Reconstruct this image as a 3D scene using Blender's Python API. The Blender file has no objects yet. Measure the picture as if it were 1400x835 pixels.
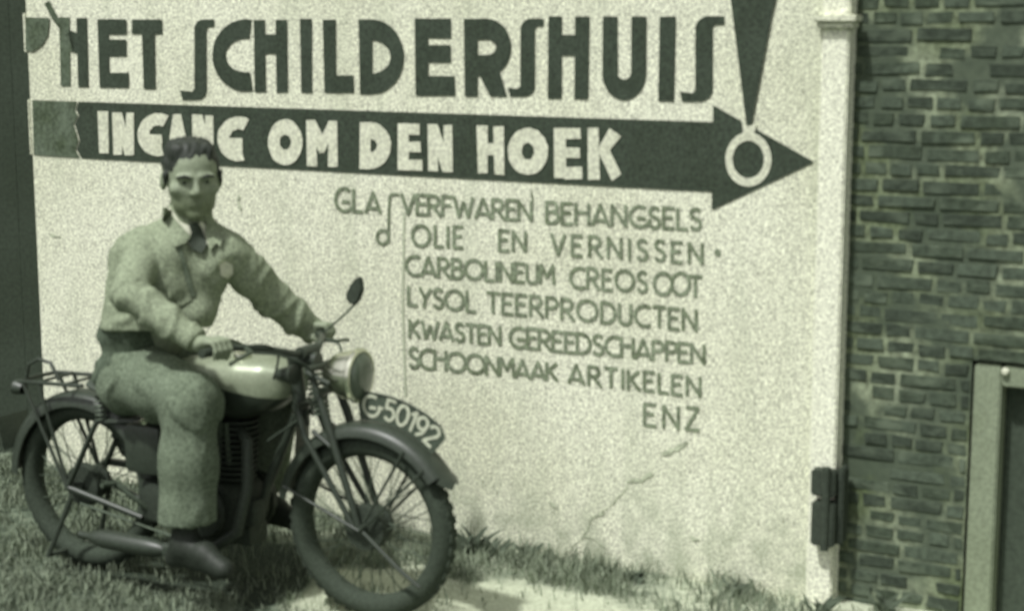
import bpy, bmesh, math, random
import numpy as np
from mathutils import Vector, Matrix, noise as mnoise
from mathutils.geometry import delaunay_2d_cdt
from mathutils.bvhtree import BVHTree

random.seed(7); rng = np.random.default_rng(7)
R = math.radians
scene = bpy.context.scene
COL = scene.collection

# ------------------------------------------------------------------ camera, sky, sun, exposure
CAM_H, PITCH, FPX = 1.98, 9.0, 2200.0            # metres, degrees, focal length in pixels of a 1400 px wide frame
cam_d = bpy.data.cameras.new('camera'); cam = bpy.data.objects.new('camera', cam_d); COL.objects.link(cam)
cam.location = (0, 0, CAM_H); cam.rotation_euler = (R(90-PITCH), 0, 0)
cam_d.sensor_width = 36.0; cam_d.lens = FPX/1400*36.0
cam_d.clip_start = 0.1; cam_d.clip_end = 2000
cam_d.dof.use_dof = True; cam_d.dof.focus_distance = 60.0; cam_d.dof.aperture_fstop = 3.8
scene.camera = cam

SUN_FROM = Vector((-0.40, -0.40, 0.97)).normalized()
w = bpy.data.worlds.new('World'); scene.world = w; w.use_nodes = True
nt = w.node_tree; bg = nt.nodes['Background']
sky = nt.nodes.new('ShaderNodeTexSky'); sky.sky_type = 'NISHITA'; sky.sun_disc = False
sky.sun_elevation = math.asin(SUN_FROM.z); sky.sun_rotation = math.atan2(SUN_FROM.x, SUN_FROM.y)
sky.air_density = 1.0; sky.dust_density = 3.0
hs = nt.nodes.new('ShaderNodeHueSaturation'); hs.inputs['Saturation'].default_value = 0.0   # black and white stock: no blue sky light
nt.links.new(sky.outputs[0], hs.inputs['Color']); nt.links.new(hs.outputs[0], bg.inputs['Color'])
bg.inputs['Strength'].default_value = 0.115
sl = bpy.data.lights.new('sun', 'SUN'); sl.energy = 3.6; sl.angle = R(3); sl.color = (1.0, 0.99, 0.97)
so = bpy.data.objects.new('sun', sl); COL.objects.link(so)
so.rotation_euler = SUN_FROM.to_track_quat('Z', 'Y').to_euler(); so.location = SUN_FROM*30
scene.view_settings.view_transform = 'Standard'; scene.view_settings.look = 'None'
scene.view_settings.exposure = 0.14; scene.view_settings.gamma = 1.0; scene.view_settings.use_curve_mapping = False
scene.render.engine = 'CYCLES'
scene.cycles.max_bounces = 6

# ------------------------------------------------------------------ camera maths (pixels of the photograph -> points in the place)
_p = R(PITCH)
CF = np.array([0, math.cos(_p), -math.sin(_p)]); CU = np.array([0, math.sin(_p), math.cos(_p)]); CR = np.array([1., 0, 0])
CC = np.array([0, 0, CAM_H])
def ray(u, v): return CF + CR*((u-700)/FPX) - CU*((v-417.5)/FPX)
def at(u, v, d): return CC + ray(u, v)*d
def ground_at(u, v): r = ray(u, v); return CC + r*(CAM_H/-r[2])
WY = R(29.0)
WE = np.array([math.cos(WY), -math.sin(WY), 0]); WN = np.array([-math.sin(WY), -math.cos(WY), 0]); WD = -5.49
def wall_sz(u, v, back=0.0):
    r = ray(u, v); t = (WD-back - CC@WN)/(r@WN); p = CC + r*t
    return float(p@WE), float(p[2])
def wall_pt(s, z, out=0.0):
    p = WE*s + WN*(WD+out); return (p[0], p[1], z)

# ------------------------------------------------------------------ materials (tones of the toned print)
def tone(v):
    v = max(0.0, v)
    k = [(0.02, (.76, 1, .70)), (0.07, (.76, 1, .71)), (0.26, (.86, 1, .68)), (0.6, (.97, 1, .79)), (1, (.985, 1, .86))]
    for (a, ca), (b, cb) in zip(k, k[1:]):
        if v <= b or b == 1:
            t = min(1, max(0, (v-a)/(b-a))); c = [ca[i]+(cb[i]-ca[i])*t for i in range(3)]; break
    y = .2126*c[0]+.7152*c[1]+.0722*c[2]
    return tuple(min(1, v*x/y) for x in c)+(1,)
def mat(name, v, rough=.85, amp=.25, scale=90, bump=0.15, metal=0.0, big=0.0, bigscale=3.0, spec=.3, v2=None, dist=.003):
    m = bpy.data.materials.new(name); m.use_nodes = True; n = m.node_tree.nodes; L = m.node_tree.links
    b = n['Principled BSDF']; b.inputs['Roughness'].default_value = rough; b.inputs['Metallic'].default_value = metal
    b.inputs['Specular IOR Level'].default_value = spec
    g = n.new('ShaderNodeNewGeometry')
    t = n.new('ShaderNodeTexNoise'); t.inputs['Scale'].default_value = scale; t.inputs['Detail'].default_value = 2.5
    L.new(g.outputs['Position'], t.inputs['Vector'])
    r = n.new('ShaderNodeMapRange'); r.inputs['From Min'].default_value = .25; r.inputs['From Max'].default_value = .75
    r.inputs['To Min'].default_value = 1-amp; r.inputs['To Max'].default_value = 1+amp; r.clamp = False
    L.new(t.outputs['Fac'], r.inputs['Value'])
    c = n.new('ShaderNodeMixRGB'); c.blend_type = 'MULTIPLY'; c.inputs['Fac'].default_value = 1
    c.inputs['Color1'].default_value = tone(v); L.new(r.outputs[0], c.inputs['Color2'])
    out = c.outputs[0]
    if big:
        t2 = n.new('ShaderNodeTexNoise'); t2.inputs['Scale'].default_value = bigscale; t2.inputs['Detail'].default_value = 5
        L.new(g.outputs['Position'], t2.inputs['Vector'])
        r2 = n.new('ShaderNodeMapRange'); r2.inputs['From Min'].default_value = .35; r2.inputs['From Max'].default_value = .68
        L.new(t2.outputs['Fac'], r2.inputs['Value'])
        mx = n.new('ShaderNodeMixRGB'); mx.blend_type = 'MULTIPLY'
        mu = n.new('ShaderNodeMath'); mu.operation = 'MULTIPLY'; mu.inputs[1].default_value = big; L.new(r2.outputs[0], mu.inputs[0])
        L.new(mu.outputs[0], mx.inputs['Fac']); L.new(out, mx.inputs['Color1'])
        mx.inputs['Color2'].default_value = tone(v2 if v2 else .45); out = mx.outputs[0]
    L.new(out, b.inputs['Base Color'])
    if bump:
        bp = n.new('ShaderNodeBump'); bp.inputs['Strength'].default_value = bump; bp.inputs['Distance'].default_value = dist
        L.new(t.outputs['Fac'], bp.inputs['Height']); L.new(bp.outputs[0], b.inputs['Normal'])
    return m
M = {}
M['plaster'] = mat('limewashed_plaster',   .63, .95, .80, 150, .25, big=.30, bigscale=1.6, v2=.62, spec=.1)
M['fresh_lime'] = mat('fresh_limewash', .68, .95, .65, 150, .25, spec=.1)
M['paint'] = mat('black_sign_paint', .056, .8, .40, 78, .1, big=.3, bigscale=7, spec=.15)
M['paint_worn'] = mat('worn_sign_paint', .125, .85, .45, 60, .1, big=.75, bigscale=11, spec=.1)
M['paint_faint'] = mat('thin_grey_paint', .225, .85, .55, 75, .0, big=.55, bigscale=16, spec=.1)
M['crack'] = mat('cracked_plaster', .40, .9, .6, 60, 0, spec=.1)
M['paint_ghost'] = mat('ghost_paint', .42, .9, .2, 100, .0, spec=.1)
M['paint_white'] = mat('white_sign_paint', .60, .85, .34, 78, .1, big=.2, bigscale=12, spec=.1)
M['brick'] = mat('dark_brick', .076, .9, .35, 45, .4, big=.5, bigscale=6, spec=.15)
M['brick2'] = mat('burnt_brick', .05, .9, .35, 45, .4, spec=.15)
M['brick3'] = mat('pale_brick', .085, .9, .35, 45, .4, spec=.15)
M['mortar'] = mat('lime_mortar', .27, .95, .5, 40, .4, big=.95, bigscale=3.4, v2=.33, spec=.1)
M['tar'] = mat('tarred_boards', .060, .85, .25, 60, .2, big=.4, bigscale=2.5, spec=.2)
M['frame_wood'] = mat('grey_painted_wood', .24, .8, .25, 80, .2, big=.3, bigscale=5, spec=.2)
M['hatch'] = mat('dark_painted_boards', .06, .8, .25, 60, .2, spec=.2)
M['iron'] = mat('rusty_iron', .045, .7, .3, 80, .3, spec=.3)
M['black'] = mat('black_enamel', .040, .42, .25, 80, .05, spec=.45)
M['cast'] = mat('oily_cast_metal', .042, .6, .35, 80, .2, metal=.2, spec=.4)
M['rubber'] = mat('tyre_rubber', .048, .85, .3, 90, .3, big=.0, spec=.2)
M['rim'] = mat('dull_rim', .07, .55, .2, 80, .05, metal=.2)
M['steel'] = mat('spoke_steel', .10, .5, .2, 80, 0, metal=.4)
M['chrome'] = mat('chromed_shell', .78, .22, .06, 60, 0, metal=1.0)
M['glass'] = mat('lamp_glass', .11, .12, .1, 60, 0, spec=.6)
M['silver'] = mat('silver_tank_enamel', .29, .38, .15, 80, .05, metal=.25, spec=.5)
def two_tone(m, v):                                  # black lower panel of the tank, parted from the silver by a painted line
    n = m.node_tree.nodes; L = m.node_tree.links; b = n['Principled BSDF']; src = b.inputs['Base Color'].links[0].from_socket
    tc = n.new('ShaderNodeTexCoord'); sp = n.new('ShaderNodeSeparateXYZ'); L.new(tc.outputs['Object'], sp.inputs[0])
    a = n.new('ShaderNodeMath'); a.operation = 'MULTIPLY_ADD'; L.new(sp.outputs['X'], a.inputs[0]); a.inputs[1].default_value = .16; L.new(sp.outputs['Z'], a.inputs[2])
    r = n.new('ShaderNodeMapRange'); r.inputs['From Min'].default_value = .912; r.inputs['From Max'].default_value = .916; L.new(a.outputs[0], r.inputs['Value'])
    mx = n.new('ShaderNodeMixRGB'); L.new(r.outputs[0], mx.inputs['Fac']); mx.inputs['Color1'].default_value = tone(v); L.new(src, mx.inputs['Color2']); L.new(mx.outputs[0], b.inputs['Base Color'])
two_tone(M['silver'], .035)
M['leather'] = mat('dark_leather', .05, .6, .3, 70, .3)
M['plate'] = mat('number_plate_enamel', .075, .6, .3, 80, .05)
M['plate_ink'] = mat('number_plate_white', .5, .6, .25, 90, 0)
M['skin'] = mat('skin', .25, .6, .22, 100, .1)
M['hair'] = mat('dark_hair', .026, .6, .3, 120, .4, spec=.4)
M['eye'] = mat('eye_dark', .05, .3, .1, 50, 0)
M['jacket'] = mat('pale_cotton_drill', .25, .95, .45, 105, .3, big=.10, bigscale=9, spec=.1)
M['seam'] = mat('cotton_drill_seam', .15, .95, .28, 95, .3, spec=.1)
M['shirt'] = mat('white_shirt', .62, .9, .15, 95, .1, spec=.1)
M['tie'] = mat('dark_tie', .045, .8, .2, 95, .1)
M['hip_shade'] = mat('shaded_trouser_cloth', .098, .95, .4, 105, .3, big=.2, bigscale=8, spec=.1)  # trouser cloth darkened to carry the shade below the arm
M['trouser'] = mat('grey_work_trousers', .15, .95, .5, 105, .3, big=.15, bigscale=8, spec=.1)
M['boot'] = mat('dark_boot_leather', .024, .6, .3, 80, .2)
M['grass'] = mat('grass_blade', .20, .7, .4, 12, 0, spec=.2)
M['weed'] = mat('weed_leaf', .12, .7, .3, 30, 0, spec=.2)

def stain(m, v, strength, sx, sz, lo, hi, zmax=None):
    n = m.node_tree.nodes; L = m.node_tree.links; b = n['Principled BSDF']; src = b.inputs['Base Color'].links[0].from_socket
    g = n.new('ShaderNodeNewGeometry'); mp = n.new('ShaderNodeMapping'); mp.inputs['Scale'].default_value = (sx, sx, sz); L.new(g.outputs['Position'], mp.inputs['Vector'])
    t = n.new('ShaderNodeTexNoise'); t.inputs['Scale'].default_value = 1; t.inputs['Detail'].default_value = 6; L.new(mp.outputs[0], t.inputs['Vector'])
    r = n.new('ShaderNodeMapRange'); r.inputs['From Min'].default_value = lo; r.inputs['From Max'].default_value = hi; r.inputs['To Max'].default_value = strength; L.new(t.outputs['Fac'], r.inputs['Value'])
    f = r.outputs[0]
    if zmax:
        sp = n.new('ShaderNodeSeparateXYZ'); L.new(g.outputs['Position'], sp.inputs[0]); rz = n.new('ShaderNodeMapRange'); rz.inputs['From Min'].default_value = zmax; rz.inputs['From Max'].default_value = .02; L.new(sp.outputs['Z'], rz.inputs['Value'])
        mu = n.new('ShaderNodeMath'); mu.operation = 'MULTIPLY'; L.new(f, mu.inputs[0]); L.new(rz.outputs[0], mu.inputs[1]); f = mu.outputs[0]
    mx = n.new('ShaderNodeMixRGB'); L.new(f, mx.inputs['Fac']); L.new(src, mx.inputs['Color1']); mx.inputs['Color2'].default_value = tone(v); L.new(mx.outputs[0], b.inputs['Base Color'])
stain(M['mortar'], .075, .85, 4.5, 5, .44, .58)
stain(M['brick'], .15, .7, 10, 22, .52, .68)
stain(M['brick2'], .13, .6, 10, 22, .50, .68)
stain(M['plaster'], .38, .38, 7, .8, .52, .75)
stain(M['plaster'], .28, .75, 9, 7, .42, .66, .42)

# ------------------------------------------------------------------ object helpers
def link(name, me, m=None, parent=None):
    o = bpy.data.objects.new(name, me); COL.objects.link(o)
    if m is not None: me.materials.append(m)
    if parent is not None: o.parent = parent
    return o
def tag(o, label=None, cat=None, group=None, kind=None):
    if label: o['label'] = label
    if cat: o['category'] = cat
    if group: o['group'] = group
    if kind: o['kind'] = kind
    return o
def empty(name, loc, rz=0, **k):
    o = bpy.data.objects.new(name, None); COL.objects.link(o); o.location = loc; o.rotation_euler = (0, 0, rz)
    o.empty_display_size = .1; tag(o, **k); return o
def pyd(name, V, Fc, m=None, parent=None, smooth=False):
    me = bpy.data.meshes.new(name); me.from_pydata([tuple(map(float, v)) for v in V], [], [tuple(int(i) for i in f) for f in Fc]); me.update()
    if smooth: me.polygons.foreach_set('use_smooth', [True]*len(me.polygons))
    return link(name, me, m, parent)
class MB:
    def __init__(s): s.b = bmesh.new()
    def box(s, c, d, rot=None, bev=0.0):
        r = bmesh.ops.create_cube(s.b, size=1); vs = r['verts']
        T = Matrix.Translation(c) @ (rot.to_4x4() if rot else Matrix()) @ Matrix.Diagonal((*d, 1))
        bmesh.ops.transform(s.b, matrix=T, verts=vs)
        if bev:
            es = list({e for v in vs for e in v.link_edges})
            bmesh.ops.bevel(s.b, geom=es, offset=bev, segments=2, affect='EDGES', profile=.6)
        return s
    def tube(s, pts, r, n=10, cap=True, closed=False):
        pts = [Vector(p) for p in pts]; N = len(pts)
        rs = r if isinstance(r, (list, tuple)) else [r]*N
        rings = []; up = None
        for i, p in enumerate(pts):
            a = pts[(i-1) % N] if (closed or i) else p; b = pts[(i+1) % N] if (closed or i < N-1) else p
            t = (b-a).normalized()
            if up is None:
                up = Vector((0, 0, 1)) if abs(t.z) < .9 else Vector((1, 0, 0))
            x = (up - t*up.dot(t)).normalized(); up = x; y = t.cross(x)
            rings.append([s.b.verts.new(p + (x*math.cos(2*math.pi*k/n)+y*math.sin(2*math.pi*k/n))*rs[i]) for k in range(n)])
        M_ = N if closed else N-1
        for i in range(M_):
            A, Bq = rings[i], rings[(i+1) % N]
            for k in range(n): s.b.faces.new((A[k], A[(k+1) % n], Bq[(k+1) % n], Bq[k]))
        if cap and not closed:
            s.b.faces.new(rings[0][::-1]); s.b.faces.new(rings[-1])
        return s
    def lathe(s, prof, axis_o, axis_d, n=32):          # prof: (distance along axis, radius)
        d = Vector(axis_d).normalized(); o = Vector(axis_o)
        x = d.orthogonal().normalized(); y = d.cross(x); rings = []
        for a, r in prof:
            if r < 1e-6: rings.append([s.b.verts.new(o+d*a)])
            else: rings.append([s.b.verts.new(o+d*a+(x*math.cos(2*math.pi*k/n)+y*math.sin(2*math.pi*k/n))*r) for k in range(n)])
        for A, Bq in zip(rings, rings[1:]):
            for k in range(n):
                k2 = (k+1) % n
                if len(A) == 1 and len(Bq) == 1: continue
                if len(A) == 1: s.b.faces.new((A[0], Bq[k2], Bq[k]))
                elif len(Bq) == 1: s.b.faces.new((A[k], A[k2], Bq[0]))
                else: s.b.faces.new((A[k], A[k2], Bq[k2], Bq[k]))
        return s
    def grid(s, P, closed_u=False, closed_v=False):     # P[i][j] points
        G = [[s.b.verts.new(q) for q in row] for row in P]; nu, nv = len(G), len(G[0])
        for i in range(nu if closed_u else nu-1):
            for j in range(nv if closed_v else nv-1):
                s.b.faces.new((G[i][j], G[(i+1) % nu][j], G[(i+1) % nu][(j+1) % nv], G[i][(j+1) % nv]))
        return s
    def prism(s, poly, y0, y1):                          # polygon in x,z extruded in y
        A = [s.b.verts.new((x, y0, z)) for x, z in poly]; Bq = [s.b.verts.new((x, y1, z)) for x, z in poly]; n = len(poly)
        s.b.faces.new(A); s.b.faces.new(Bq[::-1])
        for i in range(n): s.b.faces.new((A[i], Bq[i], Bq[(i+1) % n], A[(i+1) % n]))
        return s
    def build(s, name, m, parent=None, smooth=True, bev=0.0):
        bmesh.ops.recalc_face_normals(s.b, faces=s.b.faces[:])
        if bev: bmesh.ops.bevel(s.b, geom=[e for e in s.b.edges if e.is_manifold and e.calc_face_angle(0) > .6], offset=bev, segments=2, affect='EDGES')
        if smooth:
            for f in s.b.faces: f.smooth = True
            for e in s.b.edges:
                if len(e.link_faces) == 2 and e.calc_face_angle(0) > R(38): e.smooth = False
        me = bpy.data.meshes.new(name); s.b.to_mesh(me); s.b.free()
        return link(name, me, m, parent)

# ------------------------------------------------------------------ flat paint: union of polygons -> triangles
def inside(P, poly):
    x, y = P[:, 0], P[:, 1]; r = np.zeros(len(P), bool); n = len(poly)
    for i in range(n):
        (x0, y0), (x1, y1) = poly[i], poly[i-1]
        c = ((y0 > y) != (y1 > y)) & (x < (x1-x0)*(y-y0)/(y1-y0+1e-12)+x0); r ^= c
    return r
def ccw(p):
    a = sum(p[i][0]*p[(i+1) % len(p)][1]-p[(i+1) % len(p)][0]*p[i][1] for i in range(len(p)))
    return p if a > 0 else p[::-1]
def union(polys, scale=1.0):
    V, Fc = [], []
    for p in polys:
        p = ccw(p); Fc.append(list(range(len(V), len(V)+len(p)))); V += [Vector((x*scale, y*scale)) for x, y in p]
    v, e, f, ov, oe, of = delaunay_2d_cdt(V, [], Fc, 0, 1e-5)
    ct = np.array([(sum(v[i].x for i in t)/len(t), sum(v[i].y for i in t)/len(t)) for t in f]); keep = np.zeros(len(f), bool)
    for p in Fc:                                            # keep a triangle when its centre lies in any of the polygons
        pp = np.array([V[i][:] for i in p]); lo, hi = pp.min(0), pp.max(0)
        idx = np.where((ct >= lo).all(1) & (ct <= hi).all(1) & ~keep)[0]
        if len(idx): keep[idx] = inside(ct[idx], [tuple(q_) for q_ in pp])
    return [(q.x/scale, q.y/scale) for q in v], [t for t, k in zip(f, keep) if k]
def paint_wall(name, polys, m, out, parent, off=(0, 0)):
    """polys in photograph pixels of the wall plane -> a sheet of paint on the wall"""
    v, f = union(polys)
    pts = []
    for (u, vv) in v:
        s, z = wall_sz(u, vv); pts.append(wall_pt(s, z, out))
    o = pyd(name, pts, f, m, parent)
    me = o.data
    if len(me.polygons) and sum((Vector(p.normal).dot(Vector(WN)) for p in me.polygons)) < 0: me.flip_normals()
    return o
def q(*p): return [p]
def rect(x0, y0, x1, y1): return [(x0, y0), (x1, y0), (x1, y1), (x0, y1)]
_jg = {}
def jig(poly, a=.45):
    """a hand-painted edge: small wobble, the same for corners that meet"""
    return [tuple(c+o*a for c, o in zip(p, _jg.setdefault((round(p[0], 1), round(p[1], 1)), rng.uniform(-1, 1, 2)))) for p in poly]
def stroke(pts, wd, caps=True):
    """polyline -> list of quads"""
    out = []
    for i, ((x0, y0), (x1, y1)) in enumerate(zip(pts, pts[1:])):
        dx, dy = x1-x0, y1-y0; L = math.hypot(dx, dy) or 1; dx /= L; dy /= L; e = wd*.42
        a = e if True else 0
        nx, ny = -dy*wd/2, dx*wd/2
        out.append([(x0-dx*a*.6+nx, y0-dy*a*.6+ny), (x0-dx*a*.6-nx, y0-dy*a*.6-ny), (x1+dx*a*.6-nx, y1+dy*a*.6-ny), (x1+dx*a*.6+nx, y1+dy*a*.6+ny)])
    return out
def arcp(cx, cy, rx, ry, a0, a1, n=14):
    return [(cx+rx*math.cos(R(a0+(a1-a0)*i/n)), cy-ry*math.sin(R(a0+(a1-a0)*i/n))) for i in range(n+1)]
def band(cx, cy, rx, ry, ix, iy, a0, a1, n=24):
    """annular sector as quads (pixel space, y down, angles counter-clockwise)"""
    o = arcp(cx, cy, rx, ry, a0, a1, n); i = arcp(cx, cy, ix, iy, a0, a1, n)
    return [[o[k], o[k+1], i[k+1], i[k]] for k in range(n)]

# ------------------------------------------------------------------ the setting: ground
SAND = [(415, 778), (520, 768), (590, 772), (640, 800), (690, 788), (800, 806), (930, 838), (960, 900), (380, 900), (405, 800)]
STRIP = [(300, 700), (420, 700), (620, 718), (720, 738), (850, 760), (1000, 792), (1120, 840), (1150, 880), (960, 880), (900, 832), (800, 806), (690, 786), (630, 795), (580, 770), (300, 770)]
BIKE_SHADE = [(95, 742), (300, 735), (425, 742), (430, 795), (380, 818), (210, 806), (110, 786)]  # shade beneath the motorcycle, painted into the ground colour
shadeG = [tuple(ground_at(u, v)[:2]) for u, v in BIKE_SHADE]
sandG = [tuple(ground_at(u, v)[:2]) for u, v in SAND]; stripG = [tuple(ground_at(u, v)[:2]) for u, v in STRIP]
def gz(x, y): return .018*mnoise.noise(Vector((x*1.7, y*1.7, 0)))+.012*mnoise.noise(Vector((x*5, y*5, 3)))-.012
def build_ground():
    xs = np.concatenate([np.linspace(-600, -9, 8), np.arange(-8, -3, .5), np.arange(-3, 2.4, .045), np.arange(2.5, 8, .5), np.linspace(9, 600, 8)])
    ys = np.concatenate([np.linspace(-600, -6, 8), np.arange(-5, 4.5, .5), np.arange(4.6, 7.6, .045), np.arange(8, 13, .5), np.linspace(14, 600, 8)])
    V = []; 
    for y in ys:
        for x in xs: V.append((x, y, gz(x, y) if abs(x) < 9 and -6 < y < 13 else -.012))
    nx = len(xs); Fc = [(j*nx+i, j*nx+i+1, (j+1)*nx+i+1, (j+1)*nx+i) for j in range(len(ys)-1) for i in range(nx-1)]
    m = bpy.data.materials.new('earth_and_sand'); m.use_nodes = True; n = m.node_tree.nodes; L = m.node_tree.links
    b = n['Principled BSDF']; b.inputs['Roughness'].default_value = .95; b.inputs['Specular IOR Level'].default_value = .1
    at_ = n.new('ShaderNodeAttribute'); at_.attribute_name = 'sand'
    g = n.new('ShaderNodeNewGeometry'); t = n.new('ShaderNodeTexNoise'); t.inputs['Scale'].default_value = 14; t.inputs['Detail'].default_value = 6
    L.new(g.outputs['Position'], t.inputs['Vector'])
    ad = n.new('ShaderNodeMath'); ad.operation = 'ADD'; L.new(at_.outputs['Fac'], ad.inputs[0])
    ms = n.new('ShaderNodeMath'); ms.operation = 'MULTIPLY_ADD'; L.new(t.outputs['Fac'], ms.inputs[0]); ms.inputs[1].default_value = 1.0; ms.inputs[2].default_value = -.5
    L.new(ms.outputs[0], ad.inputs[1])
    rp = n.new('ShaderNodeValToRGB'); e = rp.color_ramp.elements
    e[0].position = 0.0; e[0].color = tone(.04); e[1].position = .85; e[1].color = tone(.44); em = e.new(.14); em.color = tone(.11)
    L.new(ad.outputs[0], rp.inputs['Fac'])
    t2 = n.new('ShaderNodeTexNoise'); t2.inputs['Scale'].default_value = 90; t2.inputs['Detail'].default_value = 3; L.new(g.outputs['Position'], t2.inputs['Vector'])
    r = n.new('ShaderNodeMapRange'); r.inputs['From Min'].default_value = .3; r.inputs['From Max'].default_value = .7; r.inputs['To Min'].default_value = .72; r.inputs['To Max'].default_value = 1.25
    L.new(t2.outputs['Fac'], r.inputs['Value'])
    mx = n.new('ShaderNodeMixRGB'); mx.blend_type = 'MULTIPLY'; mx.inputs['Fac'].default_value = 1; L.new(rp.outputs[0], mx.inputs['Color1']); L.new(r.outputs[0], mx.inputs['Color2'])
    L.new(mx.outputs[0], b.inputs['Base Color'])
    bp = n.new('ShaderNodeBump'); bp.inputs['Strength'].default_value = .5; bp.inputs['Distance'].default_value = .01; L.new(t2.outputs['Fac'], bp.inputs['Height']); L.new(bp.outputs[0], b.inputs['Normal'])
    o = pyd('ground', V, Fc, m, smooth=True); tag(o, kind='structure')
    P = np.array(V)[:, :2]; s = np.full(len(P), .12)
    s[inside(P, sandG)] = 1.0
    base = (P@WN[:2] < WD+.35) & (P@WE[:2] > wall_sz(930, 780)[0]); s[base] = .85
    s[inside(P, stripG) & ~base] = .38
    s[inside(P, shadeG)] = -.45  # darkest ground tone, painted as shade under the motorcycle
    # soften the mask
    S = s.reshape(len(ys), nx)
    for _ in range(2):
        S[1:-1, 1:-1] = (S[1:-1, 1:-1]*2+S[:-2, 1:-1]+S[2:, 1:-1]+S[1:-1, :-2]+S[1:-1, 2:])/6
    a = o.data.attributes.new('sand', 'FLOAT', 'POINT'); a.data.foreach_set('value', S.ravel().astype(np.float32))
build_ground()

# ------------------------------------------------------------------ the painted wall
S_L = wall_sz(49, 300)[0]; S_R = wall_sz(1152, 420)[0]; TOP = 3.1
S_P = wall_sz(1119, 300)[0]
def wall_box(mb, s0, s1, z0, z1, o0, o1):
    P = [[wall_pt(s, z, o) for (s, o) in ((s0, o0), (s1, o0), (s1, o1), (s0, o1))] for z in (z0, z1)]
    vs = [[mb.b.verts.new(p) for p in r] for r in P]
    mb.b.faces.new(vs[0][::-1]); mb.b.faces.new(vs[1])
    for i in range(4): mb.b.faces.new((vs[0][i], vs[0][(i+1) % 4], vs[1][(i+1) % 4], vs[1][i]))
    return mb
wall = empty('painted_wall', wall_pt((S_L+S_R)/2, 0, 0), label='whitewashed plaster wall covered in black painted sign lettering', cat='wall')
def onwall(o): 
    o.parent = wall; o.matrix_parent_inverse = Matrix.Translation(wall.location).inverted(); return o
wb = wall_box(MB(), S_L, S_P, -.15, TOP, -.30, 0.0); onwall(wb.build('plaster_face', M['plaster'], smooth=False))
pb = wall_box(MB(), S_P, S_R, -.15, TOP-.003, -.303, .028); pil = onwall(pb.build('corner_pilaster', M['fresh_lime'], smooth=False, bev=.006))
cz0 = wall_sz(1140, 39)[1]; cz1 = wall_sz(1140, 21)[1]
cb = wall_box(MB(), S_P-.012, S_R+.02, cz0, cz0+.022, -.02, .048); wall_box(cb, S_P-.02, S_R+.032, cz0+.022, cz1, -.02, .064)
onwall(cb.build('pilaster_moulding', M['plaster'], smooth=False, bev=.003))
for (v0, v1, du) in ((18, 72, 8), (136, 212, 6)):
    s0, zt = wall_sz(47, v0); _, zb = wall_sz(47, v1)
    kb = wall_box(MB(), S_L-du/350.0, S_L-.002, zb, zt, -.25, .004); onwall(kb.build('quoin_edge', M['plaster'], smooth=False, bev=.004))
cp = wall_box(MB(), S_L-.05, S_R+.05, TOP, TOP+.07, -.35, .06); onwall(cp.build('coping', M['plaster'], smooth=False, bev=.008))

# headline letters: HET SCHILDERSHUIS
HL = []
def longS(x0, x1, yt, yb, xt, yt2, xb, yb2):
    """tall s: a stem with a hook to the right at the top and to the left at the foot"""
    w_ = x1-x0; r = w_*.75; out = [rect(x0, yt+r, x1, yb-r)]
    out += [[(x0, yt+r), *[(x0+r-r*math.cos(R(a)), yt+r-r*math.sin(R(a))) for a in (15, 30, 45, 60, 75, 90)], (xt, yt), (xt, yt2), (x1+3, yt2), (x1, yt2+4), (x1, yt+r+1)]]
    out += [[(x1, yb-r), *[(x1-r+r*math.cos(R(a)), yb-r+r*math.sin(R(a))) for a in (15, 30, 45, 60, 75, 90)], (xb, yb), (xb-3, yb2-2), (x0-3, yb2), (x0, yb2-4), (x0, yb-r-1)]]
    return out
H1_worn = [[(81.5, 24), (96, 24), (97, 118), (84, 118)], [(96, 44), (101, 47), (102, 72), (96, 70)]]
HL += [[(105, 25), (119.5, 25), (122, 119), (108, 119)], [(92, 40), (107, 46), (108, 74), (100, 71)]]
HL += [[(133.5, 26.5), (149, 26.5), (151, 120), (137, 120)], [(148, 26.5), (173.5, 26.5), (174, 47.5), (148, 47.5)], [(149, 54.6), (173.5, 54.6), (174, 77.6), (149, 77.6)], [(149, 99.5), (177, 99.5), (177, 120), (150, 120)]]
HL += [[(181, 27), (222.5, 27), (223, 47), (181, 47)], [(194.5, 46), (212, 46), (213.5, 122), (197, 122)]]
HL += longS(266.5, 283, 27, 136.5, 293.5, 37, 250, 125.5)
HL += band(337, 76, 46, 49.5, 27.5, 23, 80, 282)
HL += [[(347.5, 27.5), (363, 27.5), (364, 126), (349, 126)], [(377, 27.5), (393, 27.5), (394, 126.5), (379, 126.5)], rect(362, 47.5, 379, 74)]
HL += [[(410.5, 26.5), (427, 26.5), (427.5, 127), (412.5, 127)]]
HL += [[(442, 27), (459.5, 27), (460.5, 127), (444.5, 127)], [(459, 103.5), (484, 103.5), (484.5, 127), (459, 127)]]
HL += [[(491, 27), (510, 27), (510, 129), (493, 129)]] + band(509, 78, 44, 51, 25.5, 22.5, -90, 90) 
HL += [[(567.5, 26), (586, 26), (586.5, 131), (569, 131)], rect(585, 26, 617, 52.5), rect(585, 62, 616.5, 85.5), [(585, 104), (622, 104), (623, 131), (585, 131)]]
HL += [[(634.5, 26), (654, 26), (654, 132), (636, 132)]] + band(666, 65, 33.5, 39, 13, 10.5, -90, 90, 18) + [rect(653, 26, 667, 54.6), rect(653, 75.5, 667, 104), [(653, 95), (682, 92), (694, 132), (671, 132), (656, 103)]]
HL += longS(712, 732, 26, 132, 744, 36, 698, 122)
HL += [[(750.5, 23), (769, 23), (768.5, 135), (749.5, 135)], [(787, 23), (806.5, 23), (805, 135.5), (786, 135.5)], rect(768, 48, 788, 76.5)]
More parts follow.
